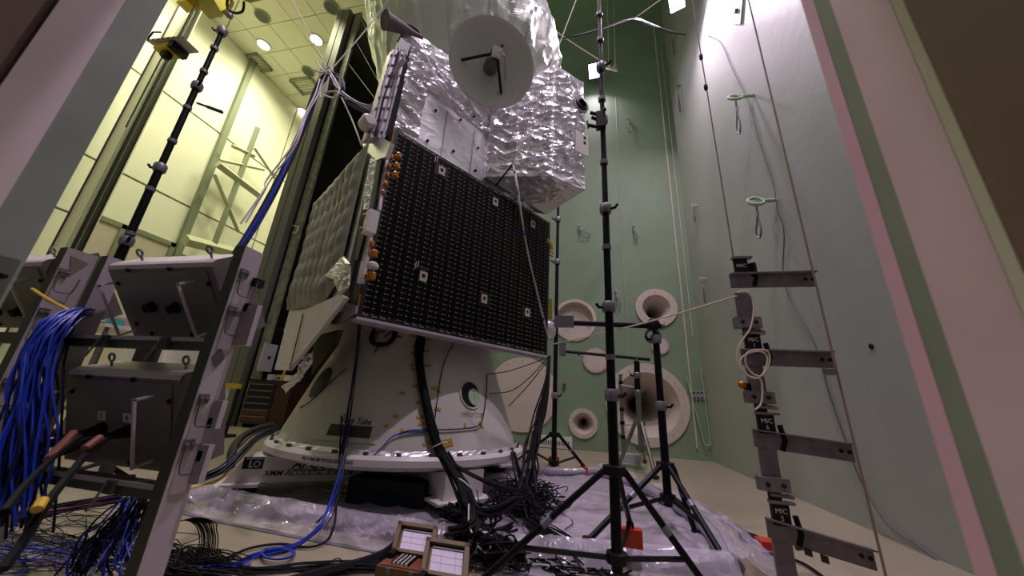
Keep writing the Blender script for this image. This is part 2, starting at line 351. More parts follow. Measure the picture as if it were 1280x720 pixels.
# ------------------------------------------------------------------ wall ports
def port(lab, u, v, kind, R0):
    c = at(u, v, YB); AX = (0, 1, 0)
    t = thing('acoustic_horn' if kind != 'disc' and kind != 'recess' else 'port_cover', lab, 'horn' if kind not in ('disc', 'recess') else 'wall port', c)
    if kind == 'disc':
        MB().lathe([(R0, -0.05), (R0, 0.0)], c, AX, 48).build('cover_plate', 'ivory', t)
        MB().ring([(R0, -0.015), (R0 + 0.05, -0.015), (R0 + 0.05, 0), (R0, 0)], c, AX, 48).build('rim', 'hallg', t)
        nb, rb = 24, R0 * 0.9
    elif kind == 'recess':
        MB().ring([(R0 + 0.1, -0.04), (R0 + 0.1, 0), (R0 - 0.02, 0.25), (R0 - 0.03, 0.25), (R0, -0.04)], c, AX, 48).build('flange', 'ivory', t)
        MB().lathe([(R0, 0.2), (R0, 0.24)], c, AX, 48).build('cover_plate', 'ivory', t)
        nb, rb = 16, R0 * 0.75
    else:
        fw = {'horn': 0.20, 'large': 0.26, 'small': 0.12}[kind]; dp = {'horn': 1.3, 'large': 2.6, 'small': 0.8}[kind]
        rt = {'horn': 0.10, 'large': 0.22, 'small': 0.07}[kind]; ri = R0 - fw + 0.06
        MB().ring([(ri, -0.06), (R0 + 0.06, -0.06), (R0 + 0.06, 0.0), (R0 - 0.02, 0.02), (ri, 0.02)], c, AX, 56).build('flange', 'ivory', t)
        MB().lathe([(ri + (rt - ri) * (s ** 0.62), dp * s + 0.0) for s in (k / 10 for k in range(11))] + [(0.001, dp)], c, AX, 48, cap=False).build('throat', 'ivory', t)
        MB().lathe([(rt * 0.98, dp - 0.05), (rt * 0.98, dp - 0.04)], c, AX, 24).build('throat_end', 'black', t)
        nb, rb = (28 if kind == 'large' else 16), (ri + R0 + 0.06) / 2
    b = MB()
    for k in range(nb):
        a = 2 * math.pi * k / nb
        yo = {'recess': 0.2, 'disc': -0.05}.get(kind, -0.06)
        b.lathe([(0.015, -0.010), (0.015, 0.0)], c + V((rb * math.cos(a), yo, rb * math.sin(a))), AX, 6)
    b.build('bolts', 'grey', t)['kind'] = 'stuff'
port('cream recessed round port in the green back wall behind the grey microphone head', *PORTS[0][:2], 'recess', 0.60)
port('cream bolted horn mouth with dark throat high on the green back wall', *PORTS[1][:2], 'horn', 0.56)
port('largest cream horn mouth low on the back wall behind the silver tripod', *PORTS[2][:2], 'large', 1.10)
port('smallest cream horn mouth near the floor of the back wall left of the tall pole', *PORTS[3][:2], 'small', 0.36)
port('flat cream bolted disc on the back wall just left of the tall pole', 744.5, 450.5, 'disc', 0.38)
port('small flat cream disc on the back wall behind the right black stand', 825, 432.5, 'disc', 0.26)
port('biggest flat cream disc on the back wall beside the white cone', 652, 492, 'disc', 1.13)

# back wall fittings
p = at(693, 552, YB); t = thing('wall_radiator', 'white slotted radiator on the back wall just above the floor', 'radiator', p - V((0, 0.1, 0.16)))
MB().box(p - V((0, 0.09, 0)), (1.05, 0.16, 0.32)).build('casing', 'white', t)
for k in range(14): MB().box(p + V((-0.42 + k * 0.065, -0.175, -0.02)), (0.03, 0.02, 0.12)).build('slot', 'rackd', t, smooth=0)
MB().box(p - V((0, 0.1, 0.17)), (1.1, 0.2, 0.03)).build('base_rail', 'rackd', t)
for k, u in enumerate((867.5, 872, 876.5, 880.5)):
    p = at(u, 494, YB - 0.02)
    t = thing('wall_socket', ('leftmost', 'second', 'third', 'rightmost')[k] + ' of four small steel sockets on the back wall near the corner', 'socket', p, 'four sockets on the back wall')
    MB().box(p, (0.07, 0.05, 0.24)).build('housing', 'lgrey', t)
    for dz in (-0.07, 0.07): MB().box(p + V((0, -0.03, dz)), (0.04, 0.03, 0.05)).build('contact', 'black', t)
p = at(705.5, 481, YB); t = thing('alarm_button', 'small red push button box on the back wall left of the tall pole', 'button', p)
MB().box(p - V((0, 0.04, 0.05)), (0.1, 0.08, 0.12)).build('housing', 'grey', t); MB().ball(p - V((0, 0.08, -0.03)), 0.05).build('push_button', 'red', t)
# conduits and hanging lines near the corner
for k, (u0, v0, u1, v1, r) in enumerate(((825, 30, 873, 575, 0.022), (829, 60, 866, 420, 0.012), (777, 120, 786, 470, 0.007))):
    a, b = at(u0, v0, YB - 0.05), at(u1, v1, YB - 0.05)
    tag(MB().tube([V((b.x, b.y, a.z)), V((b.x, b.y, max(b.z, 0.3)))], r, 6).build('wall_conduit', 'ivory'),
        ('thick pale conduit running down the back wall beside the corner', 'thin pale conduit left of the thick one beside the corner', 'hair thin cord hanging down the back wall right of the tall pole')[k], 'conduit')
cable('looped_wall_cord', [at(858, 470, 11.1), at(874, 530, 11.1), at(880, 553, 11.1), at(886, 556, 11.1), at(887, 545, 11.1), at(876, 460, 11.1)], 0.014, 'green', 'looped pale cord hanging in the corner above the floor', 'cord')

# eyebolts with steel loops on the walls
def loop(lab, u, v, wall, r0=0.09, ln=0.55, ring=False):
    n = V((0, -1, 0)) if wall == 'b' else V((-1, 0, 0)); sx = V((1, 0, 0)) if wall == 'b' else V((0, 1, 0))
    p = at(u, v, YB) if wall == 'b' else ax(u, v, XR)
    t = thing('wall_loop', lab, 'wire loop', p)
    if ring:
        MB().tube([p, p + n * 0.25], 0.035, 8).build('anchor', 'green', t)
        c = p + n * 0.33; MB().tube([c + (n * math.cos(a) + sx * 0.5 * math.sin(a) + UP * 0.86 * math.sin(a)) * 0.12 for a in (2 * math.pi * k / 16 for k in range(16))], 0.03, 6, closed=True).build('eye_ring', 'green', t)
        q = c - UP * 0.08
    else:
        MB().tube([p, p + n * 0.12], 0.03, 8).build('anchor', 'lgrey', t)
        q = p + n * 0.1; c = q
        MB().tube([c + (n * math.cos(a) + UP * math.sin(a)) * 0.06 for a in (2 * math.pi * k / 12 for k in range(12))], 0.018, 6, closed=True).build('eye_ring', 'lgrey', t)
    pts = [q, q - UP * ln * 0.4 + sx * r0 * 0.35, q - UP * ln * 0.75 + sx * r0 * 1.1, q - UP * ln + sx * r0 * 0.6, q - UP * ln * 0.8 + sx * 0.0, q - UP * ln * 0.4 + sx * r0 * 0.15, q]
    MB().tube(smoothpts(pts), 0.014, 6).build('wire', 'grey', t)
    MB().tube([q - UP * ln * 0.2, q - UP * ln * 0.36 + sx * r0 * 0.25], 0.026, 6).build('ferrule', 'lgrey', t)
loop('steel wire loop on the back wall right beside the gold foil fitting', 724, 284, 'b', 0.35, 0.5)
loop('steel wire loop on the back wall right of the tall pole at mid height', 791.5, 284, 'b', 0.1, 0.55)
loop('steel wire loop on the back wall above the flat round disc', 769.5, 365, 'b', 0.12, 0.6)
loop('steel wire loop on the upper back wall lit by the floodlight', 784.5, 150, 'b', 0.1, 0.7)
loop('steel wire loop high on the right wall close to the corner', 851, 107, 'r', 0.12, 1.1)
loop('steel wire loop at mid height on the right wall close to the corner', 872, 257, 'r', 0.2, 0.5)
loop('steel wire loop on the right wall above the horn mouths', 883, 349, 'r', 0.06, 0.7)
loop('topmost steel wire loop on the right wall under the corner lamp', 843.5, 37, 'r', 0.1, 1.2)
loop('steel wire loop hanging from the green eye ring high on the right wall', 942, 119, 'r', 0.14, 0.75, True)
loop('steel wire loop hanging from the green eye ring lower on the right wall', 971, 250, 'r', 0.16, 0.6, True)
p = ax(924, 13, XR); t = thing('wall_plate', 'green diamond shaped plate high on the right wall', 'plate', p)
MB().prism([p + V((0, a, b)) for a, b in ((0, -.42), (.28, 0), (0, .42), (-.28, 0))], (-0.04, 0, 0)).build('plate', 'green', t); MB().tube([p, p - V((.1, 0, 0))], 0.05, 6).build('bolt', 'grey', t)
p = ax(1089.5, 433, XR); tag(MB().lathe([(0.035, 0), (0.03, 0.012)], p - V((0.001, 0, 0)), (-1, 0, 0), 14).build('wall_plug', 'black'), 'small black plug hole in the bare right wall', 'plug')

# ------------------------------------------------------------------ flood lamps
def flood(lab, p, tgt, s, wall):
    t = thing('flood_lamp', lab, 'floodlight', p); d = (V(tgt) - p).normalized(); x, y, _ = basis(d); x *= s; y *= s
    MB().cell(p - x * 0.5 - y * 0.5 - d * 0.12, x, y, d * 0.10).build('housing', 'black', t)
    MB().cell(p - x * 0.42 - y * 0.42 - d * 0.02, x * 0.84, y * 0.84, d * 0.02).build('lens', 'ledlens', t)
    MB().tube([p - x * 0.56, p - x * 0.56 - d * 0.3, p + x * 0.56 - d * 0.3, p + x * 0.56], 0.02, 6).build('bracket', 'grey', t)
    MB().tube([p - d * 0.3, V(wall)], 0.025, 6).build('wall_arm', 'grey', t)
flood('glowing square floodlight hanging in front of the upper back wall beside the pole', V((0.46, 10.6, 13.95)), (-0.1, 4.0, 6.0), 0.58, (0.5, YB, 14.1))
flood('glowing square floodlight at the top of the corner above the right wall', at(846, 3, 7.4), (1.0, 3.0, 3.0), 0.45, (XR, 7.6, 12.6))

# ------------------------------------------------------------------ spacecraft on its cone
rng = random.Random(4)
def crumple(p, s1=2.6, s2=7.0):
    a = noise.noise(p * s1); b = noise.noise(p * s2 + V((7, 3, 1))); c = noise.noise(p * s2 * 2.1 + V((1, 9, 4))); d = noise.noise(p * s1 * .6 + V((4, 4, 8)))
    return max(0, 1 - 4.5 * abs(a)) * .42 + max(0, 1 - 4 * abs(b)) * .34 + max(0, 1 - 3.5 * abs(c)) * .10 + d * .45 + b * .22
def foil(mb, fn, nrm, nu, nv, amp, s1=2.6, s2=7.0, stretch=(1, 1, 1)):
    def g(s, t):
        p = fn(s, t); q = V((p.x * stretch[0], p.y * stretch[1], p.z * stretch[2])); e = min(1, 12 * min(s, 1 - s, t, 1 - t) + 0.15)
        A_ = amp(p, s, t) if callable(amp) else amp
        return p + nrm * (crumple(q, s1, s2) * A_ * e)
    return mb.grid(g, nu, nv)
def quad(a, b, c, d):  # bilinear patch a-b bottom, d-c top
    a, b, c, d = V(a), V(b), V(c), V(d)
    return lambda s, t: (a * (1 - s) + b * s) * (1 - t) + (d * (1 - s) + c * s) * t

sc_ = thing('spacecraft', 'silver foil wrapped spacecraft with black solar panel, standing on a white cone', 'spacecraft', sat(0, 0, 1.95))
A0, A1, Z0, Z1, BP = -1.38, 1.72, 1.96, 4.40, 1.40
# main bus box
MB().cell(sat(-1.46, -1.36, 2.05), ST * 3.1, SN * 2.42, UP * 2.33).build('bus', 'silverd', sc_, smooth=0)
# solar panel stack
sp = MB().cell(sat(A0, BP - 0.05, Z0), ST * (A1 - A0), SN * 0.05, UP * (Z1 - Z0)).build('solar_panel', 'cellb', sc_, smooth=0)
NR, NC = 36, 31
cells, dots = MB(), MB()
cw, ch = (A1 - A0 - 0.10) / NC, (Z1 - Z0 - 0.10) / NR
HOLD = [pb(u, v, BP) for u, v in ((552, 213), (619, 252), (666, 280), (529, 345), (605, 373), (659, 390))]
HL = [((p - SA).dot(ST), p.z) for p in HOLD]
for r in range(NR):
    for c in range(NC):
        a, z = A0 + 0.05 + c * cw, Z0 + 0.05 + r * ch
        if any(abs(a + cw / 2 - ha) < 0.085 and abs(z + ch / 2 - hz) < 0.085 for ha, hz in HL): continue
        cells.cell(sat(a + 0.003, BP, z + 0.003), ST * (cw - 0.006), SN * 0.003, UP * (ch - 0.006))
        dots.cell(sat(a + 0.004, BP + 0.003, z - 0.005), ST * 0.016, SN * 0.0015, UP * 0.010)
        if c % 2 == 0: dots.cell(sat(a + 0.035, BP + 0.003, z - 0.002), ST * 0.022, SN * 0.001, UP * 0.004)
cells.build('solar_cells', 'cell', sp, smooth=0)['kind'] = 'stuff'
for c in range(NC):
    a = A0 + 0.05 + c * cw
    for z in (Z0 + 0.028, Z1 - 0.036):
        if rng.random() < 0.75: dots.cell(sat(a + 0.012, BP, z), ST * (cw * 0.55), SN * 0.002, UP * 0.007)
dots.build('cell_interconnects', 'dot', sp, smooth=0)['kind'] = 'stuff'
for p in HOLD:
    h = MB()
    for dx, dz, wx, wz in ((0, 0.045, 0.10, 0.018), (0, -0.055, 0.10, 0.03), (-0.042, 0, 0.018, 0.1), (0.042, 0, 0.018, 0.1)):
        h.cell(p + ST * (dx - wx / 2) + UP * (dz - wz / 2), ST * wx, SN * 0.012, UP * wz)
    h.ring([(0.03, 0), (0.03, 0.014), (0.042, 0.014), (0.042, 0)], p, SN, 16)
    h.build('hold_down', 'ivory', sp)
for k, (da, sgn) in enumerate(((-0.10, 1), (-0.13, 1))):
    for p in (HOLD[0], HOLD[3]): MB().cell(p + ST * da + UP * (0.08 - k * 0.02), ST * 0.012, SN * 0.01, UP * 0.09).build('wire_clip', 'dot', sp, smooth=0)
MB().cell(sat(A0, BP - 0.16, Z0 - 0.03), ST * (A1 - A0), SN * 0.17, UP * 0.028).build('bottom_rail', 'lilac', sc_, smooth=0)
MB().cell(sat(A0, BP - 0.10, Z0 - 0.055), ST * (A1 - A0), SN * 0.02, UP * 0.03).build('rail_lip', 'lgrey', sc_, smooth=0)
for k, b in enumerate((BP - 0.13, BP - 0.21)):
    MB().cell(sat(A0 + 0.01, b, Z0 + 0.01), ST * (A1 - A0 - 0.02), SN * 0.035, UP * (Z1 - Z0 - 0.03)).build('folded_panel', 'cellb', sc_, smooth=0)
# orange edge strips at the near end of the panel
for z0, z1 in ((3.95, 4.38), (2.45, 3.05), (2.0, 2.2)):
    MB().cell(sat(A0 - 0.012, BP - 0.05, z0), ST * 0.014, SN * 0.052, UP * (z1 - z0)).build('edge_strip', 'kapton', sp, smooth=0)
# kapton wrapped hinges on the near end
for u, v, s in ((498, 195, .085), (496, 208, .085), (494, 219, .085), (489, 197, .07), (486, 208, .07), (484, 219, .07), (482, 230, .07), (479, 241, .07), (465, 305, .075), (468, 317, .09), (461, 318, .075), (465, 345, .10), (459, 346, .08)):
    s *= .78
    MB().lathe([(s * .40, 0), (s * .5, .012), (s * .5, s - .012), (s * .40, s)], pa(u, v, A0 - .05) - UP * s / 2, UP, 10).build('hinge', 'kapton', sc_, smooth=15)
MB().cell(sat(A0 - 0.03, 1.08, 3.30), ST * 0.012, SN * 0.016, UP * 0.9).build('kapton_strip', 'kapton', sc_, smooth=0)
MB().cell(sat(A0 - 0.02, 1.08, 2.0), ST * 0.012, SN * 0.02, UP * 0.28).build('kapton_strip', 'kapton', sc_, smooth=0)
MB().cell(sat(A0 - 0.015, 1.06, 2.0), ST * 0.02, SN * 0.34, UP * 2.38).build('end_plate', 'black', sc_, smooth=0)
MB().lathe([(0.04, 0), (0.06, .015), (0.06, .045), (.03, .07)], pa(465, 336, A0 - .06), UP, 14).build('hinge_cap', 'white', sc_)
# lilac corner column and white bracket
MB().prism([pa(u, v, -1.455) for u, v in ((472, 190), (484, 190), (473, 262), (465, 262))], ST * .03).build('corner_plate', 'lilac', sc_, smooth=0)
MB().prism([pa(u, v, -1.455) for u, v in ((457, 296), (463, 296), (452, 354), (446, 354))], ST * .03).build('corner_plate', 'lilac', sc_, smooth=0)
q = pa(457, 276, -1.60); wbk = MB().cell(q - SN * 0.05 - UP * 0.13, ST * 0.1, SN * 0.12, UP * 0.25).build('bracket', 'white', sc_)
for dz in (-0.08, 0.08): MB().ball(q - SN * 0.06 - ST * 0.005 + UP * dz, 0.025).build('connector', 'kapton', wbk)
# quilted blanket on the near side
poly_b = (-1.34, 0.92)
def quilt_fn(s, t):
    b = -1.36 + s * 2.28
    lo = 2.40 - 0.20 * min(1, s / .8) ; hi = 4.42
    if s > 0.78: lo = 2.12 + (s - 0.78) * 1.2
    z = lo + (hi - lo) * t
    n_ = 9; ss, tt = s * 8, t * 8 + s * 0.8
    puff = abs(math.sin(math.pi * ss)) * (0.45 + 0.55 * abs(math.sin(math.pi * tt)))
    wob = noise.noise(V((b * 1.2, z * 1.2, 0))) * 0.05
    e = min(1, 10 * min(s, 1 - s, t, 1 - t))
    return sat(-1.50 - (0.02 + 0.05 * puff ** 0.6 + wob) * e, b, z + 0.012 * math.sin(ss * 6))
MB().grid(quilt_fn, 72, 72).build('quilted_blanket', 'quilt', sc_, smooth=60)
f1 = pa(425, 332, -1.62); f2 = pa(436, 322, -1.62)
fq = quad(pa(406, 345, -1.62), pa(419, 350, -1.62), pa(438, 330, -1.62), pa(430, 320, -1.62))
foil(MB(), fq, -ST, 10, 20, 0.05, 5, 13).build('foil_flap', 'silver', sc_, smooth=0)
fq = quad(pa(417, 352, -1.61), pa(426, 371, -1.61), pa(438, 357, -1.61), pa(439, 331, -1.61))
foil(MB(), fq, -ST, 16, 20, 0.04, 4, 10).build('foil_patch', 'silverd', sc_, smooth=0)
# white fin below the blanket with a seam
fin = [pa(u, v, -1.52) for u, v in ((378, 392), (360, 396), (343, 462), (361, 463), (432, 372), (425, 368))]
fo = MB().prism(fin[1:5] + [fin[5]], ST * 0.04).build('fin', 'fin', sc_, smooth=0)
a, b = pa(379, 392, -1.525), pa(362, 461, -1.525); MB().tube([a, b], 0.006, 5).build('fin_seam', 'rackd', fo)
for k in range(6):
    p = a.lerp(b, (k + .5) / 6); MB().ball(p, 0.01, 6).build('rivet', 'black', fo)
MB().prism([pa(u, v, -1.42) for u, v in ((402, 402), (430, 378), (445, 382), (444, 392), (420, 406))], ST * 0.02).build('lower_panel', 'grey', sc_, smooth=0)  # mid grey puts the shadow under the bus into the panel colour
MB().prism([pa(u, v, -1.30) for u, v in ((392, 420), (424, 412), (418, 430), (390, 468))], ST * 0.05).build('red_cover', 'dred', sc_, smooth=0)
# hanging foil skirt below
fs = quad(pa(357, 492, -1.2), pa(372, 478, -1.2), pa(405, 437, -1.2), pa(386, 442, -1.2))
foil(MB(), fs, -ST, 28, 28, 0.13, 4, 10).build('foil_skirt', 'silver', sc_, smooth=0)
# top edge gather of the blanket
gp = [pa(u, v, -1.5) for u, v in ((455, 186), (452, 176), (462, 170), (478, 172), (488, 178), (482, 196), (470, 200))]
MB().prism(gp, ST * 0.05).build('foil_collar', 'silver', sc_, smooth=0)
gz = quad(pa(454, 262, -1.55), pa(461, 262, -1.55), pa(471, 200, -1.55), pa(463, 198, -1.55))
foil(MB(), gz, -ST, 8, 40, 0.05, 5, 14).build('foil_edge', 'silver', sc_, smooth=0)
MB().prism([pa(u, v, -1.49) for u, v in ((460, 262), (466, 262), (477, 200), (470, 200))], ST * .03).build('dark_gap', 'black', sc_, smooth=0)
MB().prism([pa(u, v, -1.49) for u, v in ((443, 325), (447, 325), (456, 288), (449, 288))], ST * .03).build('dark_gap', 'black', sc_, smooth=0)

# upper silver box: front face, near side, top
ZT = 6.45
def famp(p, s, t):
    d = (p - SA).dot(ST)
    if -0.95 < d < 0.75 and p.z < 5.6: return 0.012
    return 0.11
up_ = MB()
def front_fn(s, t):
    a = -1.46 + s * 3.0; z = 4.40 + (ZT - 4.40 + 0.5 * s) * t
    return sat(a, 1.12, z)
foil(up_, front_fn, SN, 150, 130, famp, 1.7, 4.0, (1, 1, 2.0))
foil(up_, quad(sat(-0.6, -1.2, 4.4), sat(-1.46, 1.12, 4.4), sat(-1.46, 1.12, ZT), sat(-0.6, -1.2, ZT)), -ST, 40, 40, 0.06, 2.2, 6)
foil(up_, quad(sat(1.54, 1.12, 4.4), sat(1.54, -1.2, 4.4), sat(1.54, -1.2, ZT + .5), sat(1.54, 1.12, ZT + .5)), ST, 12, 12, 0.03)
foil(up_, quad(sat(-0.6, -1.2, ZT), sat(-1.46, 1.12, ZT), sat(1.54, 1.12, ZT + .5), sat(1.54, -1.2, ZT + .5)), UP, 20, 20, 0.03)
foil(up_, quad(sat(-0.6, -1.2, 4.4), sat(1.54, -1.2, 4.4), sat(1.54, 1.12, 4.4), sat(-1.46, 1.12, 4.4)), -UP, 20, 20, 0.02)
ub = up_.build('upper_foil_box', 'silver', sc_, smooth=18, recalc=False)
for a, z in ((-0.75, 5.35), (-0.3, 5.5), (-0.35, 4.85), (0.1, 5.2), (0.1, 4.75), (0.5, 5.0), (-0.8, 4.75), (0.45, 5.5), (-0.05, 5.75)):
    MB().ball(sat(a, 1.145, z), 0.022, 6).build('snap', 'black', ub)
for a in (-0.55, 0.0, 0.38):
    MB().tube([sat(a, 1.137, 4.45 + k * 0.13) for k in range(9)], 0.004, 4).build('seam', 'grey', ub)
# side block with its own corner
ZB = 4.7
PL = [fl(u, v, ZB) for u, v in ((606, 221), (690, 221), (731, 238), (683, 268))]
PL.append(sat(0.5, 0.4, ZB))
cen = sum(PL, V()) / 5
blk = MB(); ztop = [6.25, 7.15, 7.12, 7.3, 7.0]
for i in range(5):
    a, b = PL[i], PL[(i + 1) % 5]; nn = (b - a).cross(UP).normalized()
    if nn.dot((a + b) / 2 - cen) < 0: nn = -nn
    za, zb_ = ztop[i], ztop[(i + 1) % 5]
    n_ = 80 if i in (0, 1) else 24
    foil(blk, quad(a, b, V((b.x, b.y, zb_)), V((a.x, a.y, za))), nn, n_, 110 if i < 2 else 24, 0.12 if i < 2 else 0.03, 1.6, 3.8, (1, 1, 2.0))
k0 = len(blk.v)
foil(blk, quad(PL[0], PL[1], PL[2], PL[3]), -UP, 40, 40, 0.035, 3, 8)
blk.add([V((p.x, p.y, z)) for p, z in zip(PL, ztop)], [(0, 1, 2, 3, 4)])
bk = blk.build('side_block', 'silver', sc_, smooth=18, recalc=False)
e1, e2 = PL[1], PL[2]; tq = (e2 - e1).normalized(); nq = tq.cross(UP).normalized()
def blkpt(s, z, o=0.0): return e1 + (e2 - e1) * s + UP * (z - ZB) + nq * o
c = blkpt(0.82, 6.45, 0.05); MB().lathe([(0.13, 0), (0.13, 0.05), (0.085, 0.07), (0.085, 0.02)], c, nq, 20).build('camera_lens', 'black', bk)
MB().ring([(0.13, 0.0), (0.17, 0.0), (0.17, 0.03), (0.13, 0.03)], c, nq, 20).build('lens_ring', 'lgrey', bk)
c = blkpt(0.80, 5.55, 0.075); pt_ = MB().cell(c - tq * 0.14 - UP * 0.22, tq * 0.28, nq * 0.03, UP * 0.44).build('cover_plate', 'white', bk, smooth=0)
for dz in (0.0, 0.11): MB().cell(c + tq * 0.03 + nq * 0.032 + UP * dz, tq * 0.05, nq * 0.004, UP * 0.055).build('slot', 'black', pt_, smooth=0)
# foil wrapped drum leaning up out of the picture
DR = [(6.3, -2.45, 5.5, 1.4), (7.0, -2.45, 5.45, 1.6), (7.6, -2.48, 5.4, 1.85), (8.1, -2.53, 5.4, 2.0), (9.0, -2.75, 5.5, 2.1), (10.0, -3.05, 5.5, 2.1), (11.2, -3.5, 5.5, 2.05), (12.6, -4.1, 5.5, 1.9)]
def drum_fn(s, t):
    k = t * (len(DR) - 1); i = min(int(k), len(DR) - 2); f = k - i
    z, x, y, r = (DR[i][j] * (1 - f) + DR[i + 1][j] * f for j in range(4))
    th = 2 * math.pi * s
    p = V((x + r * math.cos(th), y + r * math.sin(th), z))
    pl_ = 0.05 * max(0, 1 - 4 * abs(noise.noise(V((math.cos(th) * 3.5, math.sin(th) * 3.5, z * 1.6))))) + 0.03 * (1 - 2 * abs(noise.noise(V((math.cos(th) * 5, math.sin(th) * 5, z * 0.5))))) + 0.03 * (1 - 2 * abs(noise.noise(V((math.cos(th) * 6, math.sin(th) * 6, z * 2.2)))))
    if -1.75 < th - 2 * math.pi * 1.0 + 0.0 < -1.45: pl_ = 0
    return p + V((math.cos(th), math.sin(th), 0)) * pl_
MB().grid(drum_fn, 160, 90, wrap=True).build('drum', 'drum', sc_, smooth=0)
for k in range(3):
    th = -1.05 + k * 0.42
    def dp_(z):
        for i in range(len(DR) - 1):
            if DR[i][0] <= z <= DR[i + 1][0]:
                f = (z - DR[i][0]) / (DR[i + 1][0] - DR[i][0]); x, y, r = (DR[i][j] * (1 - f) + DR[i + 1][j] * f for j in (1, 2, 3)); break
        return V((x + (r + 0.05) * math.cos(th), y + (r + 0.05) * math.sin(th), z))
    MB().tube([dp_(6.4 + k2 * 0.4) for k2 in range(14)], 0.012, 5).build('drum_seam', 'lgrey', sc_)
# dish antenna
DC, DN, DRAD = V((-1.392, 3.8, 6.25)), V((0.48, -0.80, -0.37)).normalized(), 0.676
dish = [(0.02, -0.20)] + [(DRAD * k / 12, -0.20 + 0.20 * (k / 12) ** 2) for k in range(1, 13)]
back = [(DRAD + 0.012, 0.0), (DRAD + 0.012, -0.03)] + [(DRAD * k / 12, -0.25 + 0.20 * (k / 12) ** 2) for k in range(11, 0, -1)] + [(0.02, -0.25)]
dm = MB().lathe(dish + back, DC, DN, 56, cap=False).build('dish', 'dish', sc_, smooth=50)
dx, dy, _ = basis(DN)
def dpt(a, r, h): return DC + (dx * math.cos(a) + dy * math.sin(a)) * r + DN * h
def dish_hit(u, v):   # where a pixel meets the bowl
    d = ray(u, v).normalized(); s = (DC - CAM).dot(DN) / d.dot(DN)
    for _ in range(8):
        p = CAM + d * s; q = p - DC; h = q.dot(DN); r = (q - DN * h).length; tgt = -0.2 + 0.2 * (r / DRAD) ** 2
        s += (tgt - h) / d.dot(DN)
    return CAM + d * s
APX = DC + DN * 0.26
MB().lathe([(0.10, -0.17), (0.115, -0.15), (0.115, 0.06), (0.08, 0.10), (0.06, 0.16)], DC - DN * 0.05, DN, 20).build('feed_horn', 'grey', dm)
MB().cell(APX - dx * 0.07 - dy * 0.07 - DN * 0.03, dx * 0.14, dy * 0.14, DN * 0.07).build('subreflector', 'white', dm)
MB().lathe([(0.09, 0.0), (0.07, -0.06), (0.03, -0.08)], APX - DN * 0.02, DN, 16).build('subreflector_hood', 'black', dm)
for u, v in ((577, 75), (628, 57), (626.5, 117)):
    MB().tube([APX, dish_hit(u, v)], 0.022, 6).build('strut', 'black', dm)
MB().tube(smoothpts([APX, APX + V((.12, 0, -.08)), dish_hit(632, 100), dish_hit(641, 116)]), 0.006, 5).build('feed_cable', 'grey', dm)
MB().tube([DC - DN * 0.24, sat(-0.05, 1.1, 6.5)], 0.16, 12).build('dish_mount', 'silverd', sc_)
# boom truss with cables at the near corner, and its horn
BB = 1.22
b0, b1 = pb(458, 172, BB), pb(490, 62, BB); c0_, c1_ = pb(481, 172, BB), pb(509, 62, BB)
e0_, e1_ = pb(491, 168, BB - .04), pb(515, 60, BB - .04)
bd = (b1 - b0); bn = bd.normalized()
bm_ = MB().prism([b0, c0_, c1_, b1], SN * -0.16).build('boom', 'lilac', sc_, smooth=0)
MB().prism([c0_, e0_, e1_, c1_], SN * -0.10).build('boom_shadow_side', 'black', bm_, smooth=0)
for k in range(8):
    f_ = (k + .4) / 8; l_, r_ = b0.lerp(b1, f_), c0_.lerp(c1_, f_); MB().cell(l_ + SN * .002, r_ - l_, bn * .022, SN * .012).build('boom_strap', 'rackd', bm_, smooth=0)
for k, (f0, m_) in enumerate(((.15, 'wcab'), (.38, 'dblue'), (.62, 'lgrey'), (.85, 'wcab'))):
    MB().tube(smoothpts([b0.lerp(c0_, f0).lerp(b1.lerp(c1_, f0), t_) + SN * (.025 + .008 * math.sin(t_ * 9 + k)) + ST * .012 * math.sin(t_ * 7 + 2 * k) for t_ in (0.0, .2, .4, .6, .8, .98)]), 0.011, 6).build('boom_cable', m_, bm_)
MB().lathe([(0.06, -.10), (0.09, -.07), (0.09, .07), (0.06, .10)], pb(459, 154, BB), SN, 14).build('boom_motor', 'white', bm_)
q_ = pb(497, 60, BB); MB().cell(q_ - SN * .12, ST * .15, SN * .12, bn * .22).build('horn_bracket', 'lgrey', bm_)
MB().cell(pb(500, 46, BB) - SN * .10, ST * .13, SN * .10, bn * .07).build('horn_joint', 'black', bm_)
h0, h1 = pb(481, 25, BB), pb(528, 47, BB)
MB().lathe([(0.125, 0.01), (0.13, 0.0), (0.12, .03), (0.06, (h1 - h0).length * 0.6), (0.035, (h1 - h0).length * 0.75), (0.03, (h1 - h0).length)], h0, h1 - h0, 20).build('horn_antenna', mat('horn_taupe', '#5d5257', 0.6), sc_)
MB().tube(smoothpts([h0.lerp(h1, .45) + UP * .06, h0.lerp(h1, .6) + UP * .12, h0.lerp(h1, .85) + UP * .08, h0.lerp(h1, .92)]), 0.015, 6).build('waveguide', 'black', sc_)
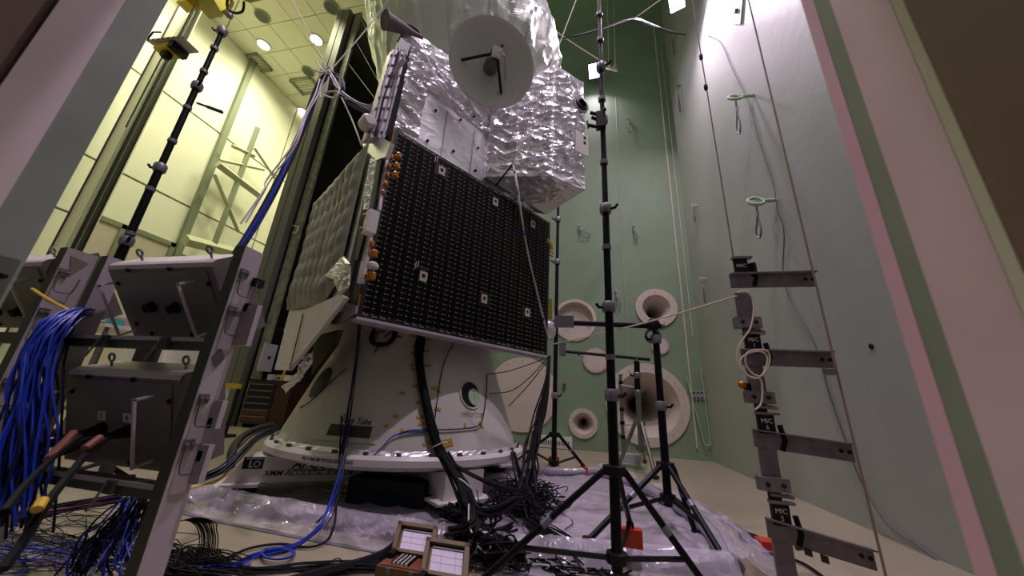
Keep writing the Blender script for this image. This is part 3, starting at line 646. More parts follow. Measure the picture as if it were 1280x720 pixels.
# gold fittings at the far end of the panel
g0 = sat(A1 + 0.03, 1.25, 3.98)
MB().lathe([(0.10, -.15), (0.17, -.12), (0.15, .06), (0.06, .12)], g0, (ST * 0.5 + UP * -0.2).normalized(), 10).build('gold_fitting', 'gold', sc_, smooth=0)
for k in range(4): MB().tube([g0 + ST * 0.05 + UP * (.1 - .07 * k), g0 + ST * 0.24 + UP * (.12 - .08 * k)], 0.018, 6).build('gold_pin', 'gold', sc_)
MB().cell(sat(A1 + 0.02, 1.12, 2.62), ST * 0.18, SN * 0.2, UP * 0.36).build('gold_box', 'gold', sc_, smooth=0)
sp_ = MB().cell(sat(A1 + 0.01, 1.22, 2.0), ST * 0.03, SN * 0.10, UP * 2.3).build('end_rail', 'ivory', sc_, smooth=0)
foil(MB(), lambda s, t: sat(A1 + 0.16, 1.24, 2.42) + V((0.15 * math.cos(6.283 * s), 0.15 * math.sin(6.283 * s), (t - .5) * 0.42)) * (0.7 + 0.4 * math.sin(math.pi * t)), UP, 24, 16, 0.03, 6, 12).build('silver_bag', 'silver', sc_, smooth=0)

# ------------------------------------------------------------------ cone adapter
CC = V((-2.78, 5.38, 0)); CB, CT = 0.57, 2.04; RB, RT = 1.72, 1.19
def crad(z): return RB + (RT - RB) * (z - CB) / (CT - CB)
def cpt(th, z, off=0.0):
    r = crad(z) + off; return CC + V((r * math.cos(th), r * math.sin(th), z))
def chit(u, v, off=0.0):
    d = ray(u, v).normalized(); s = 1.5
    while s < 9:
        p = CAM + d * s
        if CB - .02 < p.z < CT + .1 and ((p - CC).xy.length < crad(p.z) + off): return p
        s += 0.004
    d = ray(u, v); return CAM + d * ((V((CC.x, CC.y - 1.25, 0)).y) / d.y)
def cth(p): return math.atan2(p.y - CC.y, p.x - CC.x)
ad = thing('cone_adapter', 'big white support cone under the spacecraft with taped cables and round port', 'stand', CC)
MB().lathe([(RB, CB), (RT, CT), (RT + 0.06, CT + 0.01), (RT + 0.06, CT + 0.06), (RT - .1, CT + 0.06)], CC, UP, 96, cap=False).build('cone', 'cone', ad)
MB().lathe([(1.0, 1.92), (1.0, 2.06)], CC, UP, 48).build('top_ring', 'rackd', ad)
rg = MB().ring([(1.50, 0.455), (1.80, 0.455), (1.83, 0.475), (1.83, 0.54), (1.80, 0.575), (1.5, 0.575)], CC, UP, 96).build('base_ring', 'white', ad)
MB().ring([(1.40, 0.40), (1.62, 0.40), (1.62, 0.455), (1.4, 0.455)], CC, UP, 96).build('under_ring', 'white', rg)
for k in range(32):
    a = 2 * math.pi * (k + .3) / 32; p = CC + V((1.765 * math.cos(a), 1.765 * math.sin(a), 0.59))
    MB().box(p, (0.035, 0.05, 0.035), a).build('clamp', 'rackd', rg, smooth=0)
def foilring(s, t):
    th = 2 * math.pi * s; r = 1.75 + 0.012 * noise.noise(V((math.cos(th) * 30, math.sin(th) * 30, t * 9))) - 0.03 * t
    return CC + V((r * math.cos(th), r * math.sin(th), 0.577 + 0.045 * t))
MB().grid(foilring, 220, 3, wrap=True).build('foil_band', 'silver', ad, smooth=0)
# ports
def cone_disc(u, v, r, name, m, parent, off, rin=None, seg=28):
    p = chit(u, v); th = cth(p); z0 = p.z; mb = MB()
    def q(a, rr, o): return cpt(th + rr * math.cos(a) / crad(z0), z0 + rr * math.sin(a), o)
    n_ = seg
    if rin is None:
        vs = [q(0, 0, off)] + [q(2 * math.pi * k / n_, r, off) for k in range(n_)]
        mb.add(vs, [(0, 1 + k, 1 + (k + 1) % n_) for k in range(n_)])
    else:
        vs = []
        for k in range(n_): vs += [q(2 * math.pi * k / n_, r, 0), q(2 * math.pi * k / n_, r, off), q(2 * math.pi * k / n_, rin, off), q(2 * math.pi * k / n_, rin, 0)]
        mb.add(vs, [(4 * k + a, 4 * ((k + 1) % n_) + a, 4 * ((k + 1) % n_) + (a + 1) % 4, 4 * k + (a + 1) % 4) for k in range(n_) for a in range(4)])
    return mb.build(name, m, parent, smooth=50)
pr = cone_disc(589, 493, 0.165, 'port_hole', 'black', ad, 0.006)
cone_disc(592.5, 496, 0.108, 'port_window', 'green', pr, 0.012)
cone_disc(588, 493, 0.18, 'port_rim', 'cone', pr, 0.016, 0.162)
p = chit(593, 497, 0.02); MB().tube([p + UP * .05, p, p - UP * 0.07 + V((-.02, 0, 0))], 0.006, 5).build('port_wire', 'lgrey', pr)
cone_disc(401, 478, 0.2, 'port_hole', 'black', ad, 0.006)
def cone_rect(u0, u1, v0, v1, name, m, off, inset=0):
    a, b, c_, d_ = chit(u0, v0), chit(u1, v0 + (u1 - u0) * 0.05), chit(u1, v1 + (u1 - u0) * 0.04), chit(u0, v1)
    ths = [cth(x) for x in (a, b)]; zs_ = [(a.z + b.z) / 2, (c_.z + d_.z) / 2]
    g = lambda s, t: cpt(ths[0] + (ths[1] - ths[0]) * s, zs_[1] + (zs_[0] - zs_[1]) * t, off)
    return MB().grid(g, 12, 2).build(name, m, ad), ths, zs_
fr_, _, _ = cone_rect(405, 478, 519, 551, 'fork_tube_frame', 'cone', 0.012)
ft_, tt_, zz2 = cone_rect(415, 467, 530, 545, 'fork_tube_slot', mat('slot_dark', '#2a2a28', 0.5), 0.018)
def cone_text(txt, u, v, size, m='black', shear=0.2):
    p = chit(u, v); th = cth(p)
    lettering(txt, size, p, (1, 0, 0), (0, 0, 1), m, ad, map_fn=lambda x, y: cpt(th + x / crad(p.z), p.z + y, 0.02), shear=shear)
cone_text('Fork Tube', 446, 526.5, 0.085)
cone_text('Cable Feed Through', 590, 517, 0.045)
# round dark cable loop under the panel, cables and tapes on the cone
def ccable(name, uv, r, m, off=0.02, k=6):
    return MB().tube(smoothpts([chit(u, v, r + off) for u, v in uv], k), r, 7).build(name, m, ad)
ccable('cable_bundle', [(527, 418), (523, 436), (525, 460), (528, 480), (533, 505), (540, 535), (546, 555), (556, 574)], 0.055, 'bcab', 0.02)
ccable('cable_bundle', [(529, 425), (526, 450), (531, 490), (538, 520), (546, 545)], 0.035, 'bcab', 0.07)
ccable('taped_cable', [(497, 543), (515, 538), (560, 537), (596, 533), (604, 520), (608, 490), (609, 468)], 0.008, 'dblue')
ccable('taped_cable', [(466, 571), (480, 557), (492, 545), (515, 540), (540, 540)], 0.008, 'blue')
ccable('taped_cable', [(571, 425), (560, 442), (553, 462), (548, 490), (544, 522)], 0.006, 'bcab')
ccable('taped_cable', [(450, 402), (448, 430), (443, 470), (437, 500), (431, 540), (426, 570)], 0.012, 'dblue')
ccable('taped_cable', [(433, 460), (415, 476), (392, 498), (376, 510)], 0.006, 'bcab')
ccable('looped_hose', [(468, 412), (464, 424), (470, 430), (483, 430), (492, 422), (493, 410)], 0.03, 'bcab')
def tape(u, v, lw, lh, rot, m='tape'):
    p = chit(u, v); th = cth(p); ca, sa = math.cos(rot), math.sin(rot)
    vs = [cpt(th + (x * ca - y * sa) / crad(p.z), p.z + x * sa + y * ca, 0.009) for x, y in ((-lw, -lh), (lw, -lh), (lw, lh), (-lw, lh))]
    MB().add(vs + [q + V((0, 0, 0.001)) - (q - CC).normalized() * 0.008 for q in vs], [(0, 1, 2, 3), (7, 6, 5, 4), (0, 4, 5, 1), (1, 5, 6, 2), (2, 6, 7, 3), (3, 7, 4, 0)]).build('tape_strip', m, ad, smooth=0)
for u, v, lw, r in ((518, 420, .07, -.1), (534, 424, .06, -.1), (521, 434, .05, -.1), (531, 438, .06, -.1), (518, 441, .05, 0), (517, 457, .05, -.15), (534, 457, .05, 0), (518, 462, .04, 0), (520, 482, .05, .1),
                    (527, 486, .06, .1), (544, 485, .05, 0), (503, 491, .035, 0), (548, 489, .03, -.5), (547, 511, .04, -.2), (495, 520, .035, -.1), (524, 503, .04, 0), (527, 521, .06, .1), (529, 529, .06, .15), (535, 554, .06, .2),
                    (557, 551, .08, .15), (560, 556, .06, .2), (483, 532, .02, .8), (415, 477, .02, .8), (391, 498, .02, .8), (377, 508, .02, 1.2), (581, 531, .02, 1.5), (601, 531, .05, -.9), (608, 496, .03, -.9), (502, 539, .03, 1.4), (467, 572, .03, 0), (432, 519, .02, .8)):
    tape(u, v, lw, 0.016, r)
for u, v, r in ((470, 422, 1.5), (476, 415, .2), (494, 420, 1.2), (497, 420, -.2), (472, 435, 1.4), (486, 417, .9)): tape(u, v, .06, .012, r, 'rcab')
ccable('gold_label', [(400, 567), (410, 569)], 0.01, 'kapton')
# cross shaped base under the ring
def beam(ang, r1, h0, h1, wd, foot=True):
    d = V((math.cos(ang), math.sin(ang), 0)); s_ = d.cross(UP)
    pts = [CC + d * 0.2 + UP * 0.16, CC + d * r1 + UP * h0, CC + d * r1 + UP * h1, CC + d * (r1 - .35) + UP * 0.37, CC + d * 0.2 + UP * 0.37]
    o = MB().prism([q_ - s_ * wd / 2 for q_ in pts], s_ * wd).build('base_beam', 'white', ad, smooth=0)
    MB().cell(CC + d * (r1 - .25) - s_ * (wd / 2 + .1) + UP * (h0 - 0.03), d * 0.33, s_ * (wd + .2), UP * 0.03).build('foot_plate', 'white', o, smooth=0)
    MB().lathe([(0.16, 0.005), (0.21, .03), (0.21, .085), (0.16, .115), (0.05, .115)], CC + d * (r1 - .12) + UP * 0.0, UP, 24).build('air_pad', 'rubber', o)
    return o
beam(math.radians(-40), 1.85, 0.15, 0.44, 0.5)
beam(math.radians(52), 1.9, 0.15, 0.44, 0.5)
beam(math.radians(142), 1.95, 0.15, 0.44, 0.5)
# long lettered beam on the near left
q0, q1 = fl(277, 604, 0.16), fl(415, 601, 0.16)
xd = (q1 - q0).normalized(); nd = xd.cross(UP)
q1 = q0 + xd * 2.2
zt0 = 0.40
lb = MB().prism([q0, q1, q1 + UP * 0.27, q0 + xd * 0.35 + UP * 0.27, q0 + xd * 0.16 + UP * 0.25], -nd * 0.5).build('lettered_beam', 'white', ad, smooth=0)
MB().cell(q0 - xd * 0.05 + nd * 0.12 - UP * 0.03, xd * 0.42, -nd * 0.7, UP * 0.03).build('foot_plate', 'white', lb, smooth=0)
MB().lathe([(0.17, 0.005), (0.23, .03), (0.23, .09), (0.17, .125), (0.05, .125)], q0 + xd * 0.10 - nd * 0.15 - UP * 0.155, UP, 24).build('air_pad', 'rubber', lb)
tilt = Matrix.Identity(3)
def on_face(u, v):
    d = ray(u, v); return CAM + d * ((q0 - CAM).dot(nd) / d.dot(nd))
lettering('XMM ACOUSTIC SUPPORT', 0.085, on_face(328, 595), xd, UP, 'black', lb, 0.004, shear=0.25, center=False)
lettering('APCO', 0.15, on_face(364, 585.5), xd, UP, 'black', lb, 0.004, shear=0.35, center=False)
MB().cell(on_face(360, 587.5) + nd * 0.003, xd * 0.5, nd * 0.002, UP * 0.008).build('underline', 'black', lb, smooth=0)
c0 = on_face(302, 586); pl0 = MB().cell(c0 + nd * 0.003, xd * 0.2, nd * 0.003, UP * 0.125).build('logo_plate', 'black', lb, smooth=0)
MB().cell(c0 + nd * 0.006 + xd * .02 + UP * .1, xd * 0.17, nd * 0.001, UP * 0.016).build('logo_bar', 'lgrey', pl0, smooth=0)
MB().prism([c0 + nd * 0.006 + xd * a_ + UP * b_ for a_, b_ in ((.06, .01), (.10, .01), (.10, .03), (.08, .03), (.08, .09), (.06, .09))], nd * 0.001).build('logo_mark', 'lgrey', pl0, smooth=0)
MB().ring([(.022, 0), (.036, 0), (.036, .001), (.022, .001)], c0 + nd * 0.006 + xd * .14 + UP * .05, nd, 18).build('logo_ring', 'lgrey', pl0, smooth=0)
def rhit(u, v):
    d = ray(u, v).normalized(); k = 1.5
    while (CAM + d * k - CC).xy.length > 1.835 and k < 9: k += .004
    return CAM + d * k
p = rhit(407, 577); th0 = math.atan2(p.y - CC.y, p.x - CC.x)
lettering('MAXIMUM PRESSURE 7 BAR', 0.05, (0, 0, 0), (1, 0, 0), UP, 'black', rg, map_fn=lambda x, y: CC + V((1.833 * math.cos(th0 + x / 1.83), 1.833 * math.sin(th0 + x / 1.83), 0.505 + y)))

# ------------------------------------------------------------------ stands
def light_stand(name, lab, base, ztop, hub, low, feet, r=0.04, collars=(), m='navy', cat='stand', braces=True, rl=None, group=None):
    base = V((base[0], base[1], 0)); rl = rl or r * 0.62
    t = thing(name, lab, cat, base, group)
    zs = sorted({max(0.03, low - 0.08), *[c for c in collars], ztop})
    for k in range(len(zs) - 1):
        rr = r * (1 - 0.10 * k) if m == 'navy' else r * (1 - 0.08 * k)
        MB().tube([base + UP * zs[k], base + UP * zs[k + 1]], max(rr, r * 0.55), 12).build('pole_section', m, t)
    for k, c in enumerate(collars):
        cl = MB().lathe([(r * 1.3, 0), (r * 1.45, r * .5), (r * 1.45, r * 2), (r * 1.2, r * 2.4)], base + UP * (c - r), UP, 12).build('collar', 'collar' if m == 'navy' else 'steel', t)
        d = V((-1 if k % 2 else 1, -0.4, 0)).normalized()
        MB().tube([base + UP * c, base + UP * c + d * r * 2.4, base + UP * (c + r * .8) + d * r * 3], r * .35, 6).build('clamp_lever', 'rubber', cl)
    dk = 'black' if m == 'navy' else 'steel'
    MB().lathe([(r * 1.2, -r), (r * 2.2, -r * .8), (r * 2.2, r * .8), (r * 1.2, r)], base + UP * hub, UP, 12).build('hub', dk, t)
    MB().lathe([(r * 1.2, -r), (r * 1.9, -r * .8), (r * 1.9, r * .8), (r * 1.2, r)], base + UP * low, UP, 12).build('brace_hub', dk, t)
    for f in feet:
        f = V(f); d = (f - base); d.z = 0; d.normalize(); h = base + UP * hub + d * r * 1.9
        lg = MB().tube([h, f], rl, 8).build('leg', 'navy' if m == 'navy' else m, t)
        MB().lathe([(rl * 1.2, 0), (rl * 1.7, .012), (rl * 1.3, .05)], f - UP * 0.004, UP, 10).build('foot', 'rubber', lg)
        MB().tube([h.lerp(f, .40), h.lerp(f, .46)], rl * 1.15, 8).build('leg_collar', 'collar', lg)
        if braces:
            MB().tube([base + UP * low + d * r * 1.7, h.lerp(f, 0.62)], rl * 0.75, 6).build('brace', dk, t)
    return t
Y1 = 2.80
B1 = (at(768, 600, Y1).x, Y1)
def tri(b, rad, a0): return [(b[0] + rad * math.cos(math.radians(a0 + k * 120)), b[1] + rad * math.sin(math.radians(a0 + k * 120)), 0.02) for k in range(3)]
zc = lambda v: at(762, v, Y1).z
st1 = light_stand('tall_stand', 'tallest black telescopic pole stand with tripod legs in front of the plastic sheet', B1, 8.0, at(770, 588, Y1).z, at(772, 697, Y1).z,
    [fl(572, 752, 0.03), fl(915, 778, 0.03), fl(797, 690, 0.03)], 0.036, [zc(495), zc(385), zc(262), zc(150), zc(83)])
for v in (18, 50, 125, 205, 312, 450): MB().tube([V((*B1, zc(v))), V((*B1, zc(v) + 0.04))], 0.0375, 12).build('tape_band', 'collar', st1)
c = V((*B1, zc(153))) + V((-0.02, -0.04, 0)); cl = MB().cell(c - V((.045, .03, .09)), (.09, 0, 0), (0, .07, 0), (0, 0, .18)).build('clamp', 'black', st1)
for dx_, dz_ in ((-.10, .06), (-.09, 0), (-.12, -.09), (.05, .09)): MB().tube([c + UP * dz_, c + V((dx_, -.03, dz_ + .02))], 0.017, 8).build('knob', 'black', cl)
MB().tube([c + V((-.12, -.03, -.11)), c + V((-.13, -.03, -.02))], 0.009, 5).build('handle', 'black', cl)
B2 = (0.86, 4.62)
st2 = light_stand('boom_stand', 'black tripod stand with a thick horizontal boom carrying a grey microphone head', B2, 2.30, 0.62, 0.30,
    [fl(733, 678, 0.02), fl(917, 718, 0.02), fl(870, 668, 0.02)], 0.045, [at(820, 508, 4.62).z, at(820, 425, 4.62).z])
a_, b_ = at(703, 403, 4.25), at(829, 408, 4.66)
bo = MB().tube([a_, b_], 0.035, 10).build('boom', 'navy', st2)
MB().cell(a_ - V((0.10, 0.05, 0.055)), (0.24, 0, 0), (0, 0.1, 0), (0, 0, 0.13)).build('microphone_head', 'grey', bo)
MB().tube([b_ - (b_ - a_) * 0.03, b_], 0.04, 10).build('boom_end', 'steel', bo)
MB().lathe([(0.05, -0.07), (0.08, -0.05), (0.08, 0.05), (0.05, 0.07)], at(816, 406, 4.60), (0, 1, 0), 12).build('swivel', 'black', st2)
MB().ring([(0.07, -.02), (0.10, -.02), (0.10, .02), (0.07, .02)], at(816, 420, 4.60), (0, 1, 0), 16).build('swivel_ring', 'grey', st2)
B3 = (at(798, 500, 8.2).x, 8.2)
st3 = light_stand('silver_tripod', 'slim silver tripod with a black boom and small microphone before the largest horn', B3, at(796, 448, 8.2).z, at(798, 528, 8.2).z, at(799, 560, 8.2).z,
    [fl(773, 583, 0.02), fl(820, 598, 0.02), fl(806, 577, 0.02)], 0.055, [at(796, 492, 8.2).z, at(796, 470, 8.2).z], m='steel', braces=False, rl=0.04)
a_, b_ = at(705, 439, 7.9), at(812, 449.5, 8.25)
bo = MB().tube([a_, b_], 0.035, 8).build('boom', 'navy', st3)
MB().cell(a_ - V((.10, .08, .1)), (.14, 0, 0), (0, .16, 0), (0, 0, .32)).build('microphone_head', 'grey', bo)
MB().tube([at(725, 441, 7.95), at(723, 444.5, 7.95)], 0.02, 6).build('cable_clip', 'rubber', bo)
MB().tube([at(796, 452, 8.2), at(797, 495, 8.2)], 0.062, 10).build('upper_sleeve', 'navy', st3)
B4 = (fl(692, 588).x, fl(692, 588).y)
st4 = light_stand('far_stand', 'thin black pole stand on a low tripod behind the panel corner', B4, at(695, 255, B4[1]).z, at(690, 543, B4[1]).z, at(690, 578, B4[1]).z,
    [fl(648, 573, 0.02), fl(734, 588, 0.02), fl(695, 577, 0.02)], 0.05, [at(694, 403, B4[1]).z, at(695, 328, B4[1]).z, at(694, 495, B4[1]).z, at(695, 275, B4[1]).z])
B5 = (at(225, 155, 2.9).x, 2.9)
zc5 = lambda v, u=225: at(u, v, 2.9).z
st5 = light_stand('tall_stand', 'tall dark blue pole stand rising behind the grey racks on the left', B5, 6.2, 0.6, 0.1, tri((B5[0], B5[1]), 0.9, 80), 0.05,
    [zc5(302, 165), zc5(210, 205), zc5(107, 255), zc5(37, 290)])
for u, v in ((163, 294), (192, 238), (223, 177), (242, 135), (265, 89), (277, 60), (298, 18)): MB().tube([V((*B5, zc5(v, u))), V((*B5, zc5(v, u) + 0.05))], 0.052, 12).build('tape_band', 'collar', st5)
a_, b_ = at(247, 129, 2.9), at(277, 140, 2.85)
mm = MB().tube([a_, b_], 0.018, 8).build('microphone_arm', 'black', st5); MB().tube([a_.lerp(b_, .45), b_], 0.026, 8).build('microphone', 'black', mm); MB().tube([b_, b_ + V((.03, 0, .0))], 0.008, 6).build('probe', 'grey', mm)
# little steel column with a base box by the back wall
bp_ = fl(787, 583); t = thing('gauge_stand', 'thin steel column on a grey base box beside the silver tripod', 'instrument', bp_)
MB().box(bp_ + UP * 0.16, (0.5, 0.4, 0.2)).build('base_box', 'lgrey', t); MB().box(bp_ + UP * 0.04, (0.62, 0.5, 0.07)).build('base_plate', 'green', t)
MB().tube([bp_ + V((-.12, 0, .2)), bp_ + V((-.12, 0, 2.0))], 0.04, 8).build('column', 'steel', t)
for k in range(5): MB().box(bp_ + V((-.12, -.03, .6 + .3 * k)), (0.1, 0.06, 0.08)).build('column_clip', 'black', t)
MB().tube([bp_ + V((-.12, -.05, 1.75)), bp_ + V((.25, -.05, 1.7)), bp_ + V((.25, -.05, .9)), bp_ + V((-.1, -.05, .85))], 0.02, 6).build('side_bracket', 'lgrey', t)
# red weights
def weight(lab, p, s, hang=None):
    t = thing('counterweight', lab, 'weight', p - UP * s * .5)
    MB().prism([p + V((x, y, -s * .5)) for x, y in ((-s * .5, -s * .25), (s * .5, -s * .25), (s * .5, s * .25), (-s * .5, s * .25))], (s * -0.0, 0, s * 0.6)).build('body', 'red', t)
    MB().prism([p + V((x, y, s * .1)) for x, y in ((-s * .5, -s * .25), (s * .5, -s * .25), (s * .5, s * .25), (-s * .5, s * .25))][0:4], (0, 0, s * .12)).build('shoulder', 'red', t)
    MB().tube([p + V((-s * .12, 0, s * .2)), p + V((-s * .12, 0, s * .45)), p + V((s * .12, 0, s * .45)), p + V((s * .12, 0, s * .2))], s * .06, 6).build('handle', 'rubber', t)
    if hang is not None: MB().tube([p + UP * s * .45, hang], 0.012, 6).build('strap', 'bcab', t)
    return t
weight('bright red weight hanging inside the tripod of the tallest black pole', at(788, 667, 3.30), 0.17, at(775, 596, 2.86))
weight('small red weight under the thin black pole stand behind the panel', fl(692.5, 574, 0.12), 0.22)
weight('small red weight at the right foot of the thin black pole stand', fl(728, 587, 0.1), 0.2)
# tape reel
p = fl(938, 672, 0.06) + V((.06, 0, 0)); t = thing('cable_reel', 'red and black cable reel lying on the floor at the plastic sheet edge', 'reel', p - UP * .06)
MB().cell(p + V((-.02, -.14, -.055)), (.13, 0, 0), (0, .16, 0), (0, 0, .07)).build('case', 'red', t); MB().lathe([(.09, 0), (.09, .05), (.04, .06)], p + V((-.03, .12, -.055)), UP, 20).build('drum', 'rubber', t)

# ------------------------------------------------------------------ hanging microphone ladder
YM = 3.5
ml = thing('microphone_ladder', 'hanging dark metal microphone array with four side arms in front of the right wall', 'rig', V((1.43, YM, 0)))
def mx(v): return at(925 + (v - 345) * 60 / 375.0, v, YM)
def seg(v0, v1, wd, m, name, dp=0.03, off=0):
    a, b = mx(v0), mx(v1); MBx = MB().prism([a - V((wd / 2, 0, 0)) + V((off, 0, 0)), a + V((wd / 2, 0, 0)) + V((off, 0, 0)), b + V((wd / 2, 0, 0)) + V((off, 0, 0)), b - V((wd / 2, 0, 0)) + V((off, 0, 0))], (0, dp, 0))
    return MBx.build(name, m, ml, smooth=0)
dm_ = mat('dark_metal', '#82777f', 0.42, 0.15, var=0.35, vscale=9); dm2 = mat('dark_strap', '#171418', 0.5)
for v0, v1 in ((366, 400), (452, 494), (556, 600), (672, 725)): seg(v0, v1, 0.13, dm_, 'plate')
for v0, v1 in ((408, 440), (500, 545), (608, 655)): seg(v0, v1, 0.09, dm2, 'strap', 0.02)
for v in (404, 497, 605): 
    a = mx(v); k_ = MB().cell(a + V((-.11, -.05, -.05)), (.21, 0, 0), (0, .09, 0), (0, 0, .10)).build('shackle', dm_, ml)
    for dx_ in (-.06, .05): MB().lathe([(.016, 0), (.016, .012)], a + V((dx_, -.05, 0)), (0, -1, 0), 8).build('bolt', 'black', k_)
    MB().tube([a + V((-.04, -.02, -.07)), a + V((.12, -.02, -.08))], 0.018, 6).build('shackle_pin', 'steel', ml)
for k, (v, u1, v1, txt) in enumerate(((352, 1020, 349, None), (447, 1042, 450, 'MIC\n1'), (548, 1067, 566, 'MIC\n6'), (660, 1094, 700, 'MIC\n5'))):
    a = mx(v) + V((-.10, -.02, 0)); b = at(u1, v1, YM)
    rg_ = MB().cell(a - UP * .07, b - a, V((0, .012, 0)), UP * .14).build('arm', dm_, ml, smooth=0)
    MB().cell(a + UP * .058 - V((0, .05, 0)), b - a, V((0, .06, 0)), UP * .012).build('arm_flange', dm_, rg_, smooth=0)
    for s_ in (.88, .96): MB().lathe([(.016, 0), (.016, .004)], a.lerp(b, s_) - V((0, .001, 0)), (0, -1, 0), 10).build('bolt_hole', 'black', rg_)
    MB().cell(a.lerp(b, .97) - V((0, .0, .05)), V((0.012, 0, 0)), V((0, .09, 0)), UP * .10).build('end_plate', dm_, rg_, smooth=0)
    c = mx(v - 18) + V((.01, -.035, 0)); mp_ = MB().cell(c - V((.06, 0, .075)), (.12, 0, 0), (0, .02, 0), (0, 0, .15)).build('microphone_plate', 'black', ml)
    MB().cell(c + V((-.07, -.02, .075)), (.17, 0, 0), (0, .06, 0), (0, 0, .02)).build('plate_cap', dm_, mp_, smooth=0)
    lettering(txt or 'MIC', 0.05, c + V((0, 0, .0)), (1, 0, 0), (0.0, 0, 1), 'white', mp_, 0.003)
    MB().tube([c + V((.10, .02, .0)), c + V((.12, .02, -.12)), c + V((.09, .02, -.2))], 0.02, 6).build('side_clip', 'rubber', ml)
a = mx(342); MB().tube([a + V((.12, 0, -.04)), a + V((.12, 0, .10))], 0.035, 8).build('top_knob', 'rubber', ml)
MB().ball(mx(482) + V((-.12, 0, 0)), 0.035, 8).build('orange_cap', 'kapton', ml); MB().cell(mx(484) + V((-.10, 0, -.03)), (.05, 0, 0), (0, .03, 0), (0, 0, .06)).build('cap_socket', 'black', ml)
MB().cell(mx(675) + V((.09, 0, -.06)), (.09, 0, .02), (0, .02, 0), (-.03, 0, .09)).build('loose_tag', 'grey', ml)
for k in range(4):
    MB().cell(at(1000 + 10 * k, 684 + 4.2 * k, YM) - V((0, .055, .03)), (.05, 0, -.012), (0, .002, 0), (0, 0, .05)).build('tape_patch', dm2, ml, smooth=0) if k % 2 == 0 else None
xr = at(1092, 690, YM).x
cable('hanging_rope', [V((xr + 0.0, YM - .07, 0.1)), V((xr - .01, YM - .07, 3.0)), V((xr - .02, YM - .07, 9.5))], 0.0085, 'rrope', 'brown twisted rope hanging plumb through the right ends of the dark metal arms', 'rope')
xl = at(923, 335, YM).x
cable('hanging_rope', [V((xl - .03, YM, mx(352).z)), V((xl - .03, YM, 5.0)), V((xl - .05, YM, 9.5))], 0.007, 'rrope', 'brown rope the microphone ladder hangs from, left one of the two', 'rope')
o = MB()
for v in (73, 112): o.lathe([(.012, 0), (.022, .02), (.022, .07), (.012, .09)], V((xl - .035, YM, at(889, v, YM).z)), UP, 8)
o.build('rope_clamp', 'rubber', [x for x in bpy.data.objects if x.name.startswith('hanging_rope')][-1])
p = at(1033, 467, YM); MB().cell(p + V((-.06, -.09, -.02)), (.09, 0, 0), (0, .03, 0), (0, 0, .05)).build('rope_crimp', 'steel', bpy.data.objects['hanging_rope'])
# cream rope from panel to ladder, with its coil
cr = [at(688, 431, 5.2), at(760, 415, 4.6), at(830, 397, 4.1), at(921, 370, YM - .03)]
cable('cream_rope', cr, 0.009, 'cream', 'cream rope stretched from the solar panel corner to the microphone ladder', 'rope')
q = [at(u, v, YM - .08) for u, v in ((921, 366), (932, 364), (941, 374), (942, 390), (938, 410), (928, 425), (922, 438), (922, 452), (930, 466), (944, 473), (956, 466), (962, 452), (960, 440), (948, 437), (934, 441), (932, 454), (940, 466), (951, 470), (958, 458), (958, 444), (946, 439), (928, 446), (926, 458), (936, 470), (950, 474), (953, 490), (951, 505), (944, 512))]
cable('rope_coil', q, 0.0075, 'cream', 'cream rope looped and coiled on the second arm of the microphone ladder', 'rope')

# ------------------------------------------------------------------ amplifier racks on the left
ob = dict()
def latch(p, par):
    l = MB().cell(p + V((0, -.02, -.02)), (.012, 0, 0), (0, .05, 0), (0, 0, .05)).build('latch', 'steel', par)
    MB().tube(smoothpts([p + V((.012, -.01, -.01)), p + V((.02, -.012, -.10)), p + V((.025, -.0, -.13)), p + V((.025, .055, -.13)), p + V((.03, .075, -.11)), p + V((.035, .08, -.02))], 3), 0.0045, 6).build('bail_wire', 'steel', l)
    for dy_ in (-.012, .018): MB().lathe([(.009, 0), (.009, .012), (.004, .015)], p + V((.012, dy_, .005)), (1, 0, 0), 8).build('screw', 'grey', l)
def equip_box(par, c0, wd, f_, h_, d_, dep, name):
    # c0: upper near left edge, f_: unit vector down the front, d_: unit vector to the back
    X = V((1, 0, 0)); ch = 0.035
    prof = [(0, ch), (ch * .3, ch * .3), (ch, 0), (dep, 0), (dep, h_), (0, h_)]
    pts = [c0 + d_ * a + f_ * b for a, b in prof]
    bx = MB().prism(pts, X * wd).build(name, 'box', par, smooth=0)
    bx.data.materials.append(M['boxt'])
    for k in (2, 3, 4): bx.data.polygons[k].material_index = 1  # top and chamfer faces painted lighter, as if lit from above
    fp = MB().cell(c0 + X * .05 + f_ * (ch + .02) - d_ * .006, X * (wd - .1), f_ * (h_ - ch - .05), d_ * .006).build('front_panel', 'box', bx, smooth=0)
    for a, b in ((.22, .08), (.62, .08), (.07, .25), (.93, .28), (.22, .94), (.62, .94), (.1, .8)):
        MB().lathe([(.012, 0), (.014, .008), (.006, .012)], c0 + X * wd * a + f_ * h_ * b - d_ * .006, -d_, 10).build('screw', 'rubber', bx)
    for a in (.05, .80):
        h0 = c0 + X * wd * a + f_ * h_ * .22; h1 = c0 + X * wd * a + f_ * h_ * .88
        MB().cell(h0 - d_ * .10, X * .012, f_ * (h_ * .66), d_ * .012).build('handle', 'boxt', bx, smooth=0)
        for hh in (h0, h1): MB().cell(hh - d_ * .10, X * .012, f_ * .012, d_ * .10).build('handle_post', 'boxt', bx, smooth=0)
    for a in (.18, .86):
        e = c0 + X * wd * a + d_ * dep * .45
        MB().tube([e, e - f_ * .03], .007, 6).build('eyebolt_shank', 'steel', bx)
        MB().tube([e - f_ * .05 + (X * math.cos(q) + (-f_) * math.sin(q)) * .022 for q in (2 * math.pi * k / 14 for k in range(14))], .007, 6, closed=True).build('eyebolt_ring', 'steel', bx)
    return bx
